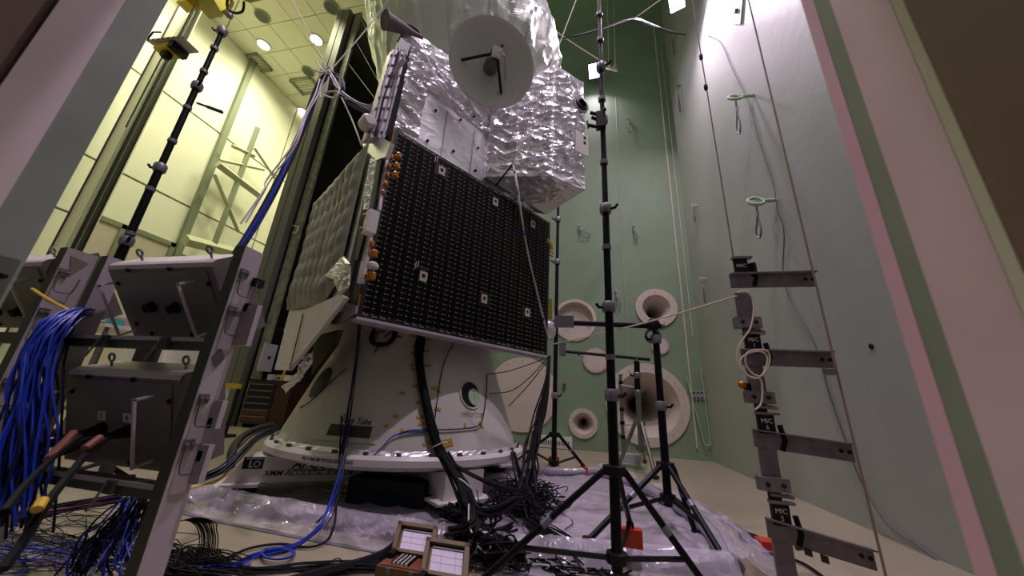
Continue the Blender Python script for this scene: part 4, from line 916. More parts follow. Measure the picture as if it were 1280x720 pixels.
def connector(par, p, d_, lever=True):
    c_ = MB().lathe([(.035, 0), (.035, .02), (.028, .025), (.028, .05)], p, -d_, 14).build('connector', 'rubber', par)
    if lever: MB().tube([p - d_ * .03, p - d_ * .03 + V((0, 0, .07))], .006, 5).build('connector_lever', 'rubber', c_)
YR = 1.5
def post(par, x0, x1, y0, y1, ztop, name='post', face='rack'):
    p_ = MB().cell(V((x0, y0 + .004, 0.02)), (x1 - x0, 0, 0), (0, y1 - y0, 0), (0, 0, ztop - .02)).build(name, 'rack', par, smooth=0)
    MB().cell(V((x0, y0, 0.02)), (x1 - x0 - .004, 0, 0), (0, .004, 0), (0, 0, ztop - .02)).build('post_front', 'rackd', p_, smooth=0)
    return p_
ra = thing('equipment_rack', 'grey metal rack on the left holding two tilted boxes with cable sockets', 'rack', V((-2.6, YR, 0)))
rp = post(ra, -2.06, -1.99, YR, YR + .12, 2.0)
lp = post(ra, -3.16, -3.10, YR, YR + .10, 1.97)
for x in (-3.14,):
    MB().cell(V((x, YR + .42, .60)), (.06, 0, 0), (0, .05, 0), (0, 0, 1.38)).build('rear_post', 'rackd', ra, smooth=0)
for k in range(3): MB().cell(V((-3.10 + .075 * k, YR + .34, .80)), (.045, 0, 0), (0, .03, 0), (0, 0, 1.1)).build('rear_channel', 'rackd', ra, smooth=0)
for z, y in ((at(170, 427, YR).z, YR), (at(100, 602, YR).z, YR)):
    MB().cell(V((-3.10, y + .01, z - .035)), (1.05, 0, 0), (0, .05, 0), (0, 0, .07)).build('cross_beam', 'rackd', ra, smooth=0)
    if y == YR:
        MB().cell(V((-3.10, y - .004, z + .01)), (1.04, 0, 0), (0, .01, 0), (0, 0, .022)).build('beam_lip', 'rack', ra, smooth=0)
        for x in (-2.78, -2.32):
            h = MB().cell(V((x - .02, y - .02, z - .03)), (.05, 0, 0), (0, .03, 0), (0, 0, .06)).build('hook', 'rackd', ra, smooth=0)
            MB().tube([V((x, y - .03, z + .02)), V((x - .03, y - .05, z - .10))], .006, 5).build('hook_rod', 'steel', h)
for v, u in ((342, 313), (389, 296), (500, 254), (558, 236)): latch(V((-1.99, YR + .035, at(u, v, YR + .03).z)), rp)
p = at(269, 447, YR + .05); MB().prism([V((-1.988, YR + .05 + a, p.z + b)) for a, b in ((-.035, .0), (0, .05), (.035, .0), (0, -.05))], (.004, 0, 0)).build('grey_sticker', 'grey', rp, smooth=0)
for dz in (1.78, 1.62, .98, .82): MB().cell(V((-1.985, YR + .10, dz)), (.03, 0, 0), (0, .06, 0), (0, 0, .05)).build('side_connector', 'rubber', rp)
f1 = V((0, .57, -.82)).normalized(); d1_ = V((0, .82, .57)).normalized()
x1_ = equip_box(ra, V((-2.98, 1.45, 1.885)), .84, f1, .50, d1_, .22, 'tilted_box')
for u, v in ((193, 383), (222, 384)):
    d = ray(u, v); o_ = V((-2.98, 1.45, 1.885)); s_ = (o_ - CAM).dot(d1_) / d.dot(d1_); connector(x1_, CAM + d * s_, d1_)
f2_ = V((0, .29, -.957)).normalized(); d2_ = V((0, .957, .29)).normalized(); o2 = V((-3.0, 1.5, 1.245))
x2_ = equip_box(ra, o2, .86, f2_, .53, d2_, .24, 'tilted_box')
def box2(u, v, off=0.0):
    d = ray(u, v); return CAM + d * ((o2 - CAM).dot(d2_) / d.dot(d2_)) - d2_ * off
for n_, (u, v) in (('3', (129, 519)), ('4', (161, 522))):
    c = box2(u, v, .008); lb_ = MB().cell(c - V((.03, 0, 0)) + f2_ * -.025, V((.06, 0, 0)), f2_ * .05, d2_ * .004).build('number_label', 'white', x2_, smooth=0)
    lettering(n_, .045, c, (1, 0, 0), -f2_, 'black', lb_, .003)
    connector(x2_, box2(u + 2, v + 16, .006), d2_, False)
    # heavy plug and lead out of this socket
    pl_ = [box2(u + 2, v + 16, .05), box2(u - 12, v + 20, .12), box2(u - 28, v + 27, .2)]
    MB().tube(smoothpts(pl_), .022, 10).build('plug', 'rubber', x2_)
# the side-mounted cases seen past the right post
for z0, z1, dx_ in ((1.42, 1.66, .10), (.98, 1.12, .06), (.72, .90, .06)):
    MB().cell(V((-1.985, YR + .10, z0)), (dx_, 0, 0), (0, .03, 0), (0, 0, z1 - z0)).build('side_plate', 'rack', ra, smooth=0)
# heavy leads from the lower box sweeping down to the left
cable('power_lead', [at(100, 546, 1.38), at(78, 562, 1.3), at(55, 583, 1.2), at(30, 608, 1.1), at(5, 640, 1.0)], .014, 'bcab', 'heavy black power lead from socket three running down past the left edge', 'cable')
cable('power_lead', [at(132, 550, 1.38), at(108, 568, 1.3), at(90, 590, 1.2), at(62, 625, 1.1), at(30, 675, 1.05), at(4, 712, 1.0)], .016, 'bcab', 'heavy black power lead from socket four running down to the lower left corner', 'cable')
for p0, p1, m_, pr_ in ((at(92, 541, 1.36), at(60, 574, 1.24), 'rcab', 'power_lead'), (at(125, 547, 1.35), at(106, 561, 1.29), 'rcab', 'power_lead.001'), (at(53, 625, 1.07), at(46, 637, 1.05), 'ycab', 'power_lead.001')):
    MB().tube([p0, p1], .017, 8).build('lead_band', m_, bpy.data.objects[pr_])
# second rack further left, cut by the doorway
rb = thing('equipment_rack', 'grey rack partly behind the left door frame with blue cables over its post', 'rack', V((-4.0, YR, 0)))
rp2 = post(rb, -3.60, -3.53, YR, YR + .16, 2.05)
for v, u in ((341, 88), (391, 68), (480, 20)): latch(V((-3.53, YR + .03, at(u, v, YR + .03).z)), rp2)
p = at(104, 322, YR + .07); MB().prism([V((-3.528, YR + a, b)) for a, b in ((.03, 2.0), (.13, 1.98), (.07, 1.86))], (.003, 0, 0)).build('worn_tape', mat('worn_tape', '#85786a', 0.7), rp2, smooth=0)
post(rb, -4.62, -4.55, YR, YR + .1, 2.05)
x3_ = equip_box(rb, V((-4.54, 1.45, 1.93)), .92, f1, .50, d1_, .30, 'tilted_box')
connector(x3_, V((-4.2, 1.62, 1.62)), d1_); connector(x3_, V((-3.95, 1.62, 1.62)), d1_)
MB().cell(V((-4.55, YR + .01, 1.38)), (.95, 0, 0), (0, .05, 0), (0, 0, .07)).build('cross_beam', 'rackd', rb, smooth=0)
cable('yellow_cable', [at(40, 361, 1.42), at(62, 375, 1.45), at(88, 389, 1.48)], .009, 'ycab', 'short yellow cable crossing the post of the left rack', 'cable')

# ------------------------------------------------------------------ plastic sheet with rolled edges
def poly_at(P, t):
    L = [0]
    for a, b in zip(P, P[1:]): L.append(L[-1] + (V(b) - V(a)).length)
    d = t * L[-1]
    for i in range(len(P) - 1):
        if d <= L[i + 1] + 1e-9:
            f = (d - L[i]) / (L[i + 1] - L[i]); return V(P[i]).lerp(V(P[i + 1]), f)
    return V(P[-1])
def fz(u, v): p = fl(u, v, .05); return V((p.x, p.y, 0))
FR = smoothpts([fz(215, 613), fz(285, 627), fz(330, 636), fz(480, 662), fz(640, 686), fz(770, 696), fz(915, 712)], 8)
RT_ = smoothpts([FR[-1], fz(893, 672), fz(855, 640), fz(800, 610), fz(745, 590)], 8)
BK = smoothpts([V((FR[0].x, 7.2, 0)), V((-2.5, 7.4, 0)), fz(668, 590), RT_[-1]], 8)
ps = thing('plastic_sheet', 'clear wrinkled plastic sheet on the floor with rolled edges under the cone', 'sheet', (-1.7, 5.2, 0))
def sheet_fn(s, t):
    f, b, r = poly_at(FR, s), poly_at(BK, s), poly_at(RT_, t); l = V(FR[0]).lerp(V(BK[0]), t)
    p = f * (1 - t) + b * t + l * (1 - s) + r * s - (V(FR[0]) * (1 - s) * (1 - t) + V(FR[-1]) * s * (1 - t) + V(BK[0]) * (1 - s) * t + V(BK[-1]) * s * t)
    h = 1 - 2 * abs(noise.noise(V((p.x * 1.3, p.y * 1.9, 0)))); h2 = 1 - 2 * abs(noise.noise(V((p.x * 4, p.y * 3, 5))))
    return V((p.x, p.y, 0.012 + 0.030 * max(0, h) ** 5 + 0.016 * max(0, h2) ** 4))
MB().grid(sheet_fn, 200, 120).build('sheet', 'sheetm', ps, smooth=70, recalc=False)
def roll(P, name, r=0.082, seg=12, step=0.02):
    n_ = int(sum((V(b) - V(a)).length for a, b in zip(P, P[1:])) / step); vs = []
    mb = MB()
    for i in range(n_ + 1):
        t = i / n_; c = poly_at(P, t); d = (poly_at(P, min(1, t + .01)) - poly_at(P, max(0, t - .01))).normalized(); x = d.cross(UP).normalized()
        w_ = noise.noise(c * 1.7) * 0.012 + (0.003 if i % 2 else -0.003)
        for k in range(seg):
            a = 2 * math.pi * k / seg; rr = r + w_ + 0.007 * noise.noise(V((c.x * 5, c.y * 5, k * .6)))
            vs.append(c + x * rr * math.cos(a) * 1.15 + UP * (rr * math.sin(a) * .85 + r * .85 + 0.005))
    mb.add(vs, [(i * seg + k, i * seg + (k + 1) % seg, (i + 1) * seg + (k + 1) % seg, (i + 1) * seg + k) for i in range(n_) for k in range(seg)])
    return mb.build(name, 'tube', ps, smooth=0)
roll(FR, 'edge_roll'); roll(RT_, 'edge_roll'); roll(BK, 'edge_roll')
def skirt(P, w0, w1, name, out=1):
    def fn(s, t):
        c = poly_at(P, s); d = (poly_at(P, min(1, s + .01)) - poly_at(P, max(0, s - .01))).normalized(); x = d.cross(UP) * out
        wd = w0 + (w1 - w0) * s; h = 0.155 * (1 - t) ** 1.6 + 0.008
        cr_ = max(0, 1 - 2.2 * abs(noise.noise(V((c.x * 1.9 + t * 1.5, c.y * 1.9 + t, t * .8))))) ** 3 * .10 + max(0, 1 - 2 * abs(noise.noise(V((c.x * 5 - t * 2, c.y * 5, t * 2))))) ** 2 * .03
        return c + x * (wd * t) + UP * (h + cr_ * (4 * t * (1 - t) + .1))
    MB().grid(fn, 220, 18).build(name, 'plastic', ps, smooth=22, recalc=False)
skirt(FR, 0.30, 0.34, 'skirt'); skirt(RT_, 0.42, 0.5, 'skirt')
def band(P, o0, o1, name, m, out=1):
    vs = []
    for i in range(61):
        s = i / 60; c = poly_at(P, s); d = (poly_at(P, min(1, s + .01)) - poly_at(P, max(0, s - .01))).normalized(); x = d.cross(UP) * out
        vs += [c + x * o0 + UP * .006, c + x * o1 + UP * .006]
    MB().add(vs, [(2 * i, 2 * i + 1, 2 * i + 3, 2 * i + 2) for i in range(60)]).build(name, m, ps, smooth=0, recalc=False)
tpm = mat('grey_tape', '#7b7684', 0.4)
band(FR, .29, .34, 'floor_tape', tpm); band(RT_, .40, .52, 'floor_tape', tpm)

cable('dark_hose', [at(288, 584, 4.0), at(291, 562, 4.1), at(303, 546, 4.3), at(322, 536, 4.6), at(340, 532, 4.9)], .05, mat('maroon_hose', '#241216', 0.5), 'thick dark maroon hose arching behind the left of the white ring', 'hose')
# ------------------------------------------------------------------ equipment under and before the cone
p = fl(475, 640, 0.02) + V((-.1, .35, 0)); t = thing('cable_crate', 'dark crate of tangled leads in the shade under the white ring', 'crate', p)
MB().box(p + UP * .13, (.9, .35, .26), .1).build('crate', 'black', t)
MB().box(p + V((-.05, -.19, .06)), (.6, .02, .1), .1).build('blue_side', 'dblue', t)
def lead_path(a, b, n_, sag, jit, r_):
    a, b = V(a), V(b); out = []
    for i in range(n_ + 1):
        t_ = i / n_; e = 4 * t_ * (1 - t_)
        out.append(a.lerp(b, t_) + V((r_.uniform(-jit, jit), r_.uniform(-jit, jit), r_.uniform(-jit, jit) * .5)) * (e + .15) - UP * sag * e)
    for q in out: q.z = max(q.z, 0.012)
    return out
def strands(name, lab, cat, sets, stuff=True, rad=.006, seg=5, k=5):
    """sets: list of (material, [paths]); one object with a part per colour"""
    t = thing(name, lab, cat, sets[0][1][0][0])
    if stuff: t['kind'] = 'stuff'
    for m_, paths in sets:
        mb = MB()
        for q in paths: mb.tube(smoothpts(q, k), min(rad, .006) if m_ == 'wcab' and rad > .012 else rad, seg)
        o = mb.build({'blue': 'blue_strands', 'dblue': 'dark_strands', 'bcab': 'black_strands', 'pcab': 'purple_strands', 'wcab': 'white_strands', 'ycab': 'yellow_strands', 'rcab': 'red_strands'}[m_], m_, t, smooth=60)
        o['kind'] = 'stuff'
    return t
def tangle_paths(c, rx, ry, hz, n_, r_, pts=9):
    out = []
    for _ in range(n_):
        a0 = r_.uniform(0, 6.28); q = []; ccx, ccy = c.x + r_.uniform(-rx, rx) * .5, c.y + r_.uniform(-ry, ry) * .5
        for i in range(pts):
            a = a0 + i * r_.uniform(.5, 1.1); rr = r_.uniform(.35, 1)
            q.append(V((ccx + rx * rr * math.cos(a), ccy + ry * rr * math.sin(a), max(.012, c.z + r_.uniform(0, hz)))))
        out.append(q)
    return out
R1 = random.Random(11)
J = lambda p, s: V((p.x + R1.uniform(-s, s), p.y + R1.uniform(-s, s), max(.012, p.z + R1.uniform(-s, s) * .6)))
def fan(uvy, n_, s0, s1, mid=None):
    """n_ jittered copies of one path whose spread grows from s0 to s1"""
    base = [at(u, v, y) if y > 0 else fl(u, v, -y) for u, v, y in uvy]; out = []
    for _ in range(n_):
        off = V((R1.uniform(-1, 1), R1.uniform(-1, 1), R1.uniform(-.6, .6))); q = []
        for i, p in enumerate(base):
            sp_ = s0 + (s1 - s0) * i / (len(base) - 1); w_ = p + off * sp_ + V((R1.uniform(-1, 1), R1.uniform(-1, 1), R1.uniform(-1, 1))) * sp_ * .35
            w_.z = max(w_.z, .012); q.append(w_)
        out.append(q)
    return out
strands('cable_bundle', 'waterfall of bright blue cables spilling over the left rack post', 'cable bundle',
    [('blue', fan([(106, 388, 1.52), (88, 392, 1.45), (66, 408, 1.38), (48, 440, 1.36), (36, 490, 1.36), (26, 560, 1.38), (10, 640, 1.4)], 34, .03, .09)),
     ('dblue', fan([(104, 392, 1.55), (80, 402, 1.48), (58, 440, 1.42), (44, 500, 1.4), (30, 570, 1.4), (14, 650, 1.42)], 22, .03, .10))])
strands('cable_bundle', 'blue and black leads dropping from the rack beam onto the floor', 'cable bundle',
    [('dblue', fan([(170, 622, 2.0), (163, 640, 2.0), (150, 660, 2.0), (138, 685, 2.0), (128, 712, 2.0)], 22, .05, .16)), ('blue', fan([(165, 622, 2.05), (158, 645, 2.0), (146, 670, 2.0), (136, 700, 1.95), (132, 718, 1.95)], 12, .05, .16)),
     ('bcab', fan([(178, 625, 2.0), (160, 652, 2.0), (130, 668, 2.0), (110, 690, 2.0), (100, 715, 2.0)], 14, .05, .12))])
strands('cable_bundle', 'purple and blue cable bundle slung level behind the rack post bottoms', 'cable bundle',
    [('dblue', fan([(-10, 655, 2.3), (40, 645, 2.3), (90, 634, 2.35), (150, 622, 2.4)], 12, .05, .05)), ('pcab', fan([(-10, 652, 2.3), (40, 643, 2.3), (90, 634, 2.35), (150, 622, 2.4)], 10, .05, .05)), ('rcab', fan([(20, 648, 2.3), (60, 640, 2.3), (100, 632, 2.35), (145, 624, 2.4)], 3, .04, .04))])
strands('cable_bundle', 'mixed coloured cable bundle running from the rack up to the left of the white cone', 'cable bundle',
    [('pcab', fan([(228, 606, 3.1), (252, 600, 3.2), (278, 590, 3.35), (300, 568, 3.6), (322, 548, 4.2), (340, 540, 4.6)], 8, .03, .05)), ('dblue', fan([(225, 604, 3.1), (255, 598, 3.2), (285, 584, 3.35), (305, 562, 3.6), (322, 546, 4.2), (345, 536, 4.6)], 8, .03, .05)), ('ycab', fan([(235, 610, 3.1), (255, 605, 3.2), (275, 598, 3.35), (290, 582, 3.5)], 2, .02, .03))], rad=.01)
strands('cable_tangle', 'loose thin blue and dark cables tangled on the bright floor below the racks', 'cable tangle',
    [('blue', tangle_paths(fl(40, 700), .55, .28, .05, 9, R1)), ('dblue', tangle_paths(fl(100, 670), .9, .5, .10, 8, R1) + tangle_paths(fl(120, 700), .7, .3, .2, 4, R1)), ('bcab', tangle_paths(fl(110, 690), .7, .35, .06, 3, R1)), ('rcab', tangle_paths(fl(90, 712), .35, .1, .03, 2, R1))], rad=.0032)
strands('cable_tangle', 'fan of thin black loops standing on a flat pile right of the rack post', 'cable tangle',
    [('bcab', [[at(213, 655, 2.12), at(226 + j, 651 - j * .2, 2.13), at(236 + j * 1.6, 651 + j * .1, 2.14), at(246 + j * 1.2, 658 + j * .2, 2.15), at(250 + j * 1.1, 674, 2.15), at(246 + j * 1.2, 694, 2.15)] for j in (k * 2.0 + R1.uniform(-.6, .6) for k in range(11))] + tangle_paths(fl(246, 704, .0), .34, .11, .08, 22, R1))], rad=.0034)
strands('cable_tangle', 'wide black pile of cables along the bottom edge left of the brown cases', 'cable tangle',
    [('bcab', tangle_paths(fl(230, 730, .0), .4, .10, .08, 12, R1) + fan([(255, 706, -.02), (320, 712, -.02), (380, 708, -.02), (440, 710, -.03), (490, 706, -.04)], 9, .03, .05)), ('blue', fan([(235, 715, -.02), (265, 707, -.02), (295, 709, -.02), (305, 706, -.02)], 4, .02, .04))], rad=.007)
# blue leads from the cone to the floor coil
strands('cable_bundle', 'bright blue leads running down from the cone over the sheet edge to a flat coil', 'cable bundle',
    [('blue', fan([(437, 530, 3.75), (428, 580, 3.5), (419, 612, 3.3), (408, 645, 3.05), (395, 664, -.10), (372, 682, -.02), (345, 690, -.02), (318, 695, -.02), (298, 708, -.02)], 7, .015, .03)
      + [[fl(347 + (22 - j) * math.cos(a), 692 + (7.5 - j * .3) * math.sin(a), .015 + .01 * j) for a in (k * 6.283 / 12 for k in range(14))] for j in range(4)]),
     ('dblue', fan([(450, 400, 3.5), (445, 450, 3.6), (437, 520, 3.72), (428, 580, 3.5), (415, 630, 3.2), (400, 655, 3.0)], 3, .012, .05))], rad=.0055)
cable('floor_cable', [at(427, 520, 3.7), at(424, 580, 3.5), at(421, 620, 3.28), at(418, 655, 3.08), fl(408, 676, .03), fl(385, 684, .02), fl(350, 680, .02), fl(310, 686, .02), fl(270, 705, .02)], .010, 'bcab', 'single black cable hanging from the ring and curving across the floor leftwards')
cable('floor_cable', [fl(500, 676, .05), fl(480, 692, .04), fl(450, 704, .04), fl(410, 714, .04), fl(360, 728, .04)], .033, 'bcab', 'thick black hose lying on the floor left of the brown cases')
cable('floor_cable', [fl(310, 708, .01), fl(340, 716, .01), fl(380, 712, .01), fl(405, 706, .01), fl(422, 698, .01), fl(430, 704, .01)], .004, 'bcab', 'hair thin dark wire wandering over the bare floor')
strands('cable_bundle', 'thick black cable bundle falling from the cone tapes to the floor', 'cable bundle',
    [('bcab', fan([(553, 566, 3.70), (564, 588, 3.45), (575, 606, 3.30), (584, 628, 3.15), (590, 648, 3.05), (584, 660, 2.95), (560, 668, -.1)], 16, .045, .07) + fan([(560, 578, 3.6), (580, 604, 3.35), (592, 632, 3.15), (604, 642, 3.1), (625, 640, 3.2), (650, 625, 3.4)], 6, .03, .05)
      + fan([(556, 572, 3.6), (590, 592, 3.45), (620, 604, 3.5), (650, 612, 3.6)], 2, .02, .03)), ('wcab', [[at(541, 559, 3.6), at(552, 554, 3.55), at(560, 553, 3.55)], [at(574, 598, 3.25), at(580, 602, 3.2), at(589, 610, 3.2)], [at(586, 630, 3.0), at(586, 655, 2.9), at(590, 666, 2.85)]])], rad=.016)
strands('cable_tangle', 'black knot of cables lying on the sheet below the round port', 'cable tangle', [('bcab', tangle_paths(fl(585, 652, .04), .28, .12, .16, 12, R1) + fan([(580, 655, -.05), (600, 664, -.1), (620, 668, -.1), (640, 660, -.1)], 6, .05, .05))], rad=.013)
strands('cable_bundle', 'black leads hanging from the lower panel corner to a mass on the floor', 'cable bundle',
    [('bcab', fan([(686, 445, 5.3), (682, 480, 5.1), (672, 520, 4.9), (662, 560, 4.6), (656, 590, 4.4), (652, 620, 4.2)], 14, .02, .16) + fan([(640, 566, 5.0), (645, 590, 4.6), (652, 620, 4.2), (658, 640, 3.9)], 8, .05, .12))], rad=.012)
strands('cable_tangle', 'black mass of plugs and cables on the plastic between cone and tallest pole', 'cable tangle',
    [('bcab', tangle_paths(fl(655, 640, .02), .38, .5, .28, 44, R1) + fan([(665, 650, -.1), (690, 668, -.04), (720, 690, -.03), (750, 712, -.03)], 22, .06, .14) + fan([(660, 655, -.1), (690, 680, -.05), (700, 705, -.03), (720, 722, -.03)], 12, .06, .12)),
     ('ycab', tangle_paths(fl(660, 625, .12), .12, .3, .10, 3, R1, 5)), ('wcab', tangle_paths(fl(650, 610, .15), .15, .2, .1, 3, R1, 5))], rad=.006)
strands('cable_tangle', 'round black tangle of thin wires right beside the open brown cases', 'cable tangle', [('bcab', tangle_paths(fl(612, 702, .02), .24, .13, .20, 34, R1)), ('wcab', tangle_paths(fl(606, 698, .06), .12, .06, .12, 3, R1, 5))], rad=.006)
for k_, pth in enumerate(([(609, 468), (635, 464), (660, 456), (684, 447)], [(612, 492), (640, 488), (664, 470), (686, 446)], [(636, 508), (660, 482), (676, 462), (688, 448)])):
    pp = [(chit(u, v, .03) if u < 615 else at(u, v, 5.4)) for u, v in pth]
    cable('sagging_wire', pp, .007, 'bcab', ('upper', 'middle', 'lowest')[k_] + ' thin black wire sagging from the white cone to the panel corner', 'wire')
cable('sheet_wire', [fl(690, 612, .03), fl(700, 618, .03), fl(702, 628, .03), fl(696, 636, .03), fl(712, 648, .03), fl(716, 654, .03), fl(706, 662, .03)], .005, 'dblue', 'thin blue wire zigzagging over the plastic sheet', 'wire')
cable('floor_wire', [fl(952, 692, .02), fl(975, 694, .02), fl(1005, 705, .02), fl(1030, 722, .02)], .012, 'bcab', 'short black cable leaving the plastic sheet toward the microphone ladder')
strands('cable_tangle', 'small connectors and wires scattered at the bottom edge before the tripod', 'cable tangle', [('bcab', tangle_paths(fl(720, 716, .01), .35, .1, .06, 16, R1)), ('wcab', tangle_paths(fl(700, 714, .02), .3, .07, .05, 7, R1, 5)), ('dblue', tangle_paths(fl(750, 714, .02), .2, .08, .05, 5, R1, 5))], rad=.006)
# two brown patch cases with papers in their lids
def case(lab, cs, y0, paper_off, rows):
    (u0, v0), (u1, v1), (u2, v2) = cs           # lid top left, lid top right, lid bottom left at depth y0
    a, b, c = at(u0, v0, y0 + .20), at(u1, v1, y0 + .20), at(u2, v2, y0)
    wv = b - a; wv.z = 0; hv = a - c; n_ = wv.cross(hv).normalized()
    if n_.y > 0: n_ = -n_
    base = V((c.x, c.y, 0)); t = thing('patch_case', lab, 'case', base)
    W = wv.length; X = wv.normalized(); D = V((X.y, -X.x, 0)); hgt = max(c.z, .05); dp = W * .62
    lid = MB(); fr_ = .10 * W
    lid.cell(c, wv, hv, -n_ * .012)
    for o_, e1, e2 in ((c, X * fr_, hv), (c + wv - X * fr_, X * fr_, hv), (c, wv, hv * .10), (c + hv * .88, wv, hv * .12)): lid.cell(o_, e1, e2, n_ * .035)
    lo = lid.build('lid', 'brown', t, smooth=0)
    o_ = c + X * fr_ * 1.6 + hv * .14 + n_ * .004
    MB().cell(o_, X * (W - fr_ * 3.0), hv * .62, n_ * .003).build('paper_sheet', 'paper', lo, smooth=0)
    MB().cell(o_ + hv * .655, X * (W - fr_ * 2.6), hv * .05, n_ * .004).build('paper_header', 'lgrey', lo, smooth=0)
    for s_ in (.26, .46): MB().cell(o_ + hv * s_ * .95 + n_ * .003, X * (W - fr_ * 3.0), hv * .008, n_ * .001).build('paper_line', 'grey', lo, smooth=0)
    for s_ in (.3, .72): MB().cell(o_ + X * (W * s_ * .75) + n_ * .003, X * .002, hv * .62, n_ * .001).build('paper_line', 'grey', lo, smooth=0)
    body = MB().cell(base + D * .0, wv, D * dp, UP * hgt).build('body', 'brown', t, smooth=0)
    MB().cell(base + UP * hgt + X * .02 + D * .02, wv - X * .04, D * (dp - .04), UP * .006).build('patch_panel', 'rcab', t, smooth=0)
    pin = MB()
    for i in range(rows):
        for j in range(5): pin.lathe([(.008, 0), (.008, .018), (.004, .02)], base + UP * (hgt + .006) + X * (W * (.28 + .09 * j)) + D * (dp * (.15 + .12 * i)), UP, 8)
    pin.build('sockets', 'black', t)['kind'] = 'stuff'
    cap = MB()
    for i in range(rows):
        for j in range(4): cap.box(base + UP * (hgt + .014) + X * (W * (.32 + .09 * j)) + D * (dp * (.19 + .12 * i)), (.013, .013, .016))
    cap.build('socket_caps', 'white', t)['kind'] = 'stuff'
    MB().cell(base + UP * (hgt + .006) + X * W * .04 + D * dp * .1, X * W * .13, D * dp * .35, UP * .035).build('power_block', 'black', t, smooth=0)
    for s_ in (.25, .75):
        MB().cell(base + X * W * s_ + D * dp + UP * hgt * .6, X * .03, D * .012, UP * .035).build('catch', 'grey', t, smooth=0)
    return t
case('open brown patch case with white papers in its lid, the one further back', ((499, 655), (548, 657), (490, 692)), 2.82, 0, 6)
case('open brown patch case with white papers in its lid, the nearer right one', ((534, 675), (588, 678), (526, 720)), 2.62, 0, 5)

# ------------------------------------------------------------------ ropes and cables in the air
TOPK = at(411, 90, 3.3)
cable('suspension_rope', [at(365, 0, 3.6), at(388, 44, 3.45), at(409, 86, 3.3)], .010, 'rope', 'pale rope from the hall ceiling side holding the top knot of the blue cable bundle', 'rope')
cable('suspension_rope', [at(486, 0, 3.6), at(455, 40, 3.5), at(415, 86, 3.3)], .010, 'rope', 'pale rope from the right holding the top knot of the blue cable bundle', 'rope')
hb_ = strands('cable_bundle', 'thick dark blue cable bundle hung from a roped knot over the racks', 'cable bundle',
    [('dblue', fan([(411, 94, 3.3), (402, 100, 3.3), (393, 118, 3.25), (382, 150, 3.2), (365, 190, 3.1), (345, 232, 2.95), (322, 275, 2.8), (296, 318, 2.6), (284, 345, 2.5), (262, 420, 2.45), (235, 520, 2.4), (205, 640, 2.35)], 20, .03, .03)),
     ('bcab', fan([(411, 94, 3.3), (402, 100, 3.3), (393, 118, 3.25), (382, 150, 3.2), (365, 190, 3.1), (345, 232, 2.95), (322, 275, 2.8), (296, 318, 2.6), (284, 345, 2.5), (262, 420, 2.45), (235, 520, 2.4), (205, 640, 2.35)], 12, .03, .03)),
     ('blue', fan([(413, 94, 3.3), (400, 104, 3.28), (391, 125, 3.2), (380, 155, 3.15), (364, 192, 3.05), (346, 232, 2.9), (322, 276, 2.75), (298, 316, 2.6), (284, 345, 2.5), (262, 420, 2.45), (235, 520, 2.4), (205, 640, 2.35)], 2, .02, .025)),
     ('wcab', fan([(404, 100, 3.25), (398, 120, 3.2), (384, 145, 3.1), (372, 182, 3.0), (340, 226, 2.9), (335, 240, 2.85), (310, 280, 2.7)], 2, .03, .04))], rad=.010)
strands('cable_bundle', 'white and violet cables sagging from the roped knot to the spacecraft boom', 'cable bundle',
    [('wcab', fan([(415, 96, 3.3), (424, 112, 3.28), (438, 124, 3.25), (456, 133, 3.2), (470, 130, 3.15), (482, 108, 3.12), (492, 92, 3.08), (505, 74, 3.05)], 9, .03, .03)), ('pcab', fan([(415, 98, 3.3), (426, 116, 3.28), (442, 132, 3.25), (462, 142, 3.15), (478, 152, 3.1)], 5, .03, .03)),
     ('dblue', fan([(416, 94, 3.3), (426, 100, 3.28), (428, 112, 3.26), (424, 120, 3.25), (440, 130, 3.2), (470, 146, 3.1)], 5, .025, .03))], rad=.011)
kn = thing('rope_knot', 'white knotted slings and loops at the top of the hanging cables', 'rope', TOPK)
for q in ([(411, 88), (404, 100), (400, 118), (404, 122), (408, 112), (411, 96)], [(411, 88), (418, 98), (424, 112), (420, 122), (408, 120), (405, 116), (420, 114), (424, 118)], [(407, 88), (412, 84), (416, 88), (411, 92), (406, 89)], [(395, 76), (404, 88), (411, 90)], [(388, 86), (400, 90), (410, 91)]):
    MB().tube(smoothpts([at(u, v, 3.22) for u, v in q]), .012, 6).build('sling', 'wcab', kn)
cable('guy_rope', [at(427, 122, 3.2), at(440, 150, 3.12), at(452, 182, 3.05)], .010, 'rope', 'pale rope dropping from the sagging cables to the foil collar', 'rope')
for k, (u0, v0, u1, v1) in enumerate(((452, 22, 478, 102), (445, 52, 472, 100), (436, 80, 470, 125))):
    a, b = at(u0, v0, 8.9), at(u1, v1, 5.8)
    cable('guy_rope', [a, b], .008, 'rope', ('highest', 'middle', 'lowest')[k] + ' of three thin ropes slanting across the black door toward the drum', 'rope')
cable('lifting_rope', [at(720, 0, 4.3), at(680, 106, 4.1), at(642, 204, 3.95)], .008, 'cream', 'pale rope slanting from above down to the front of the side block', 'rope')
t = strands('signal_cable', 'white taped signal cable running from the side block down over the solar panel', 'cable', [('wcab', [[at(641, 206, 3.95), at(645, 228, 3.9), at(650, 262, 3.95), at(658, 305, 4.2), at(668, 352, 4.6), at(678, 395, 5.1), at(688, 432, 5.5)], [at(642, 208, 3.95), at(647, 232, 3.9), at(653, 275, 3.98), at(660, 318, 4.25), at(669, 354, 4.6), at(679, 395, 5.1), at(688, 432, 5.5)]])], stuff=False, rad=.010)
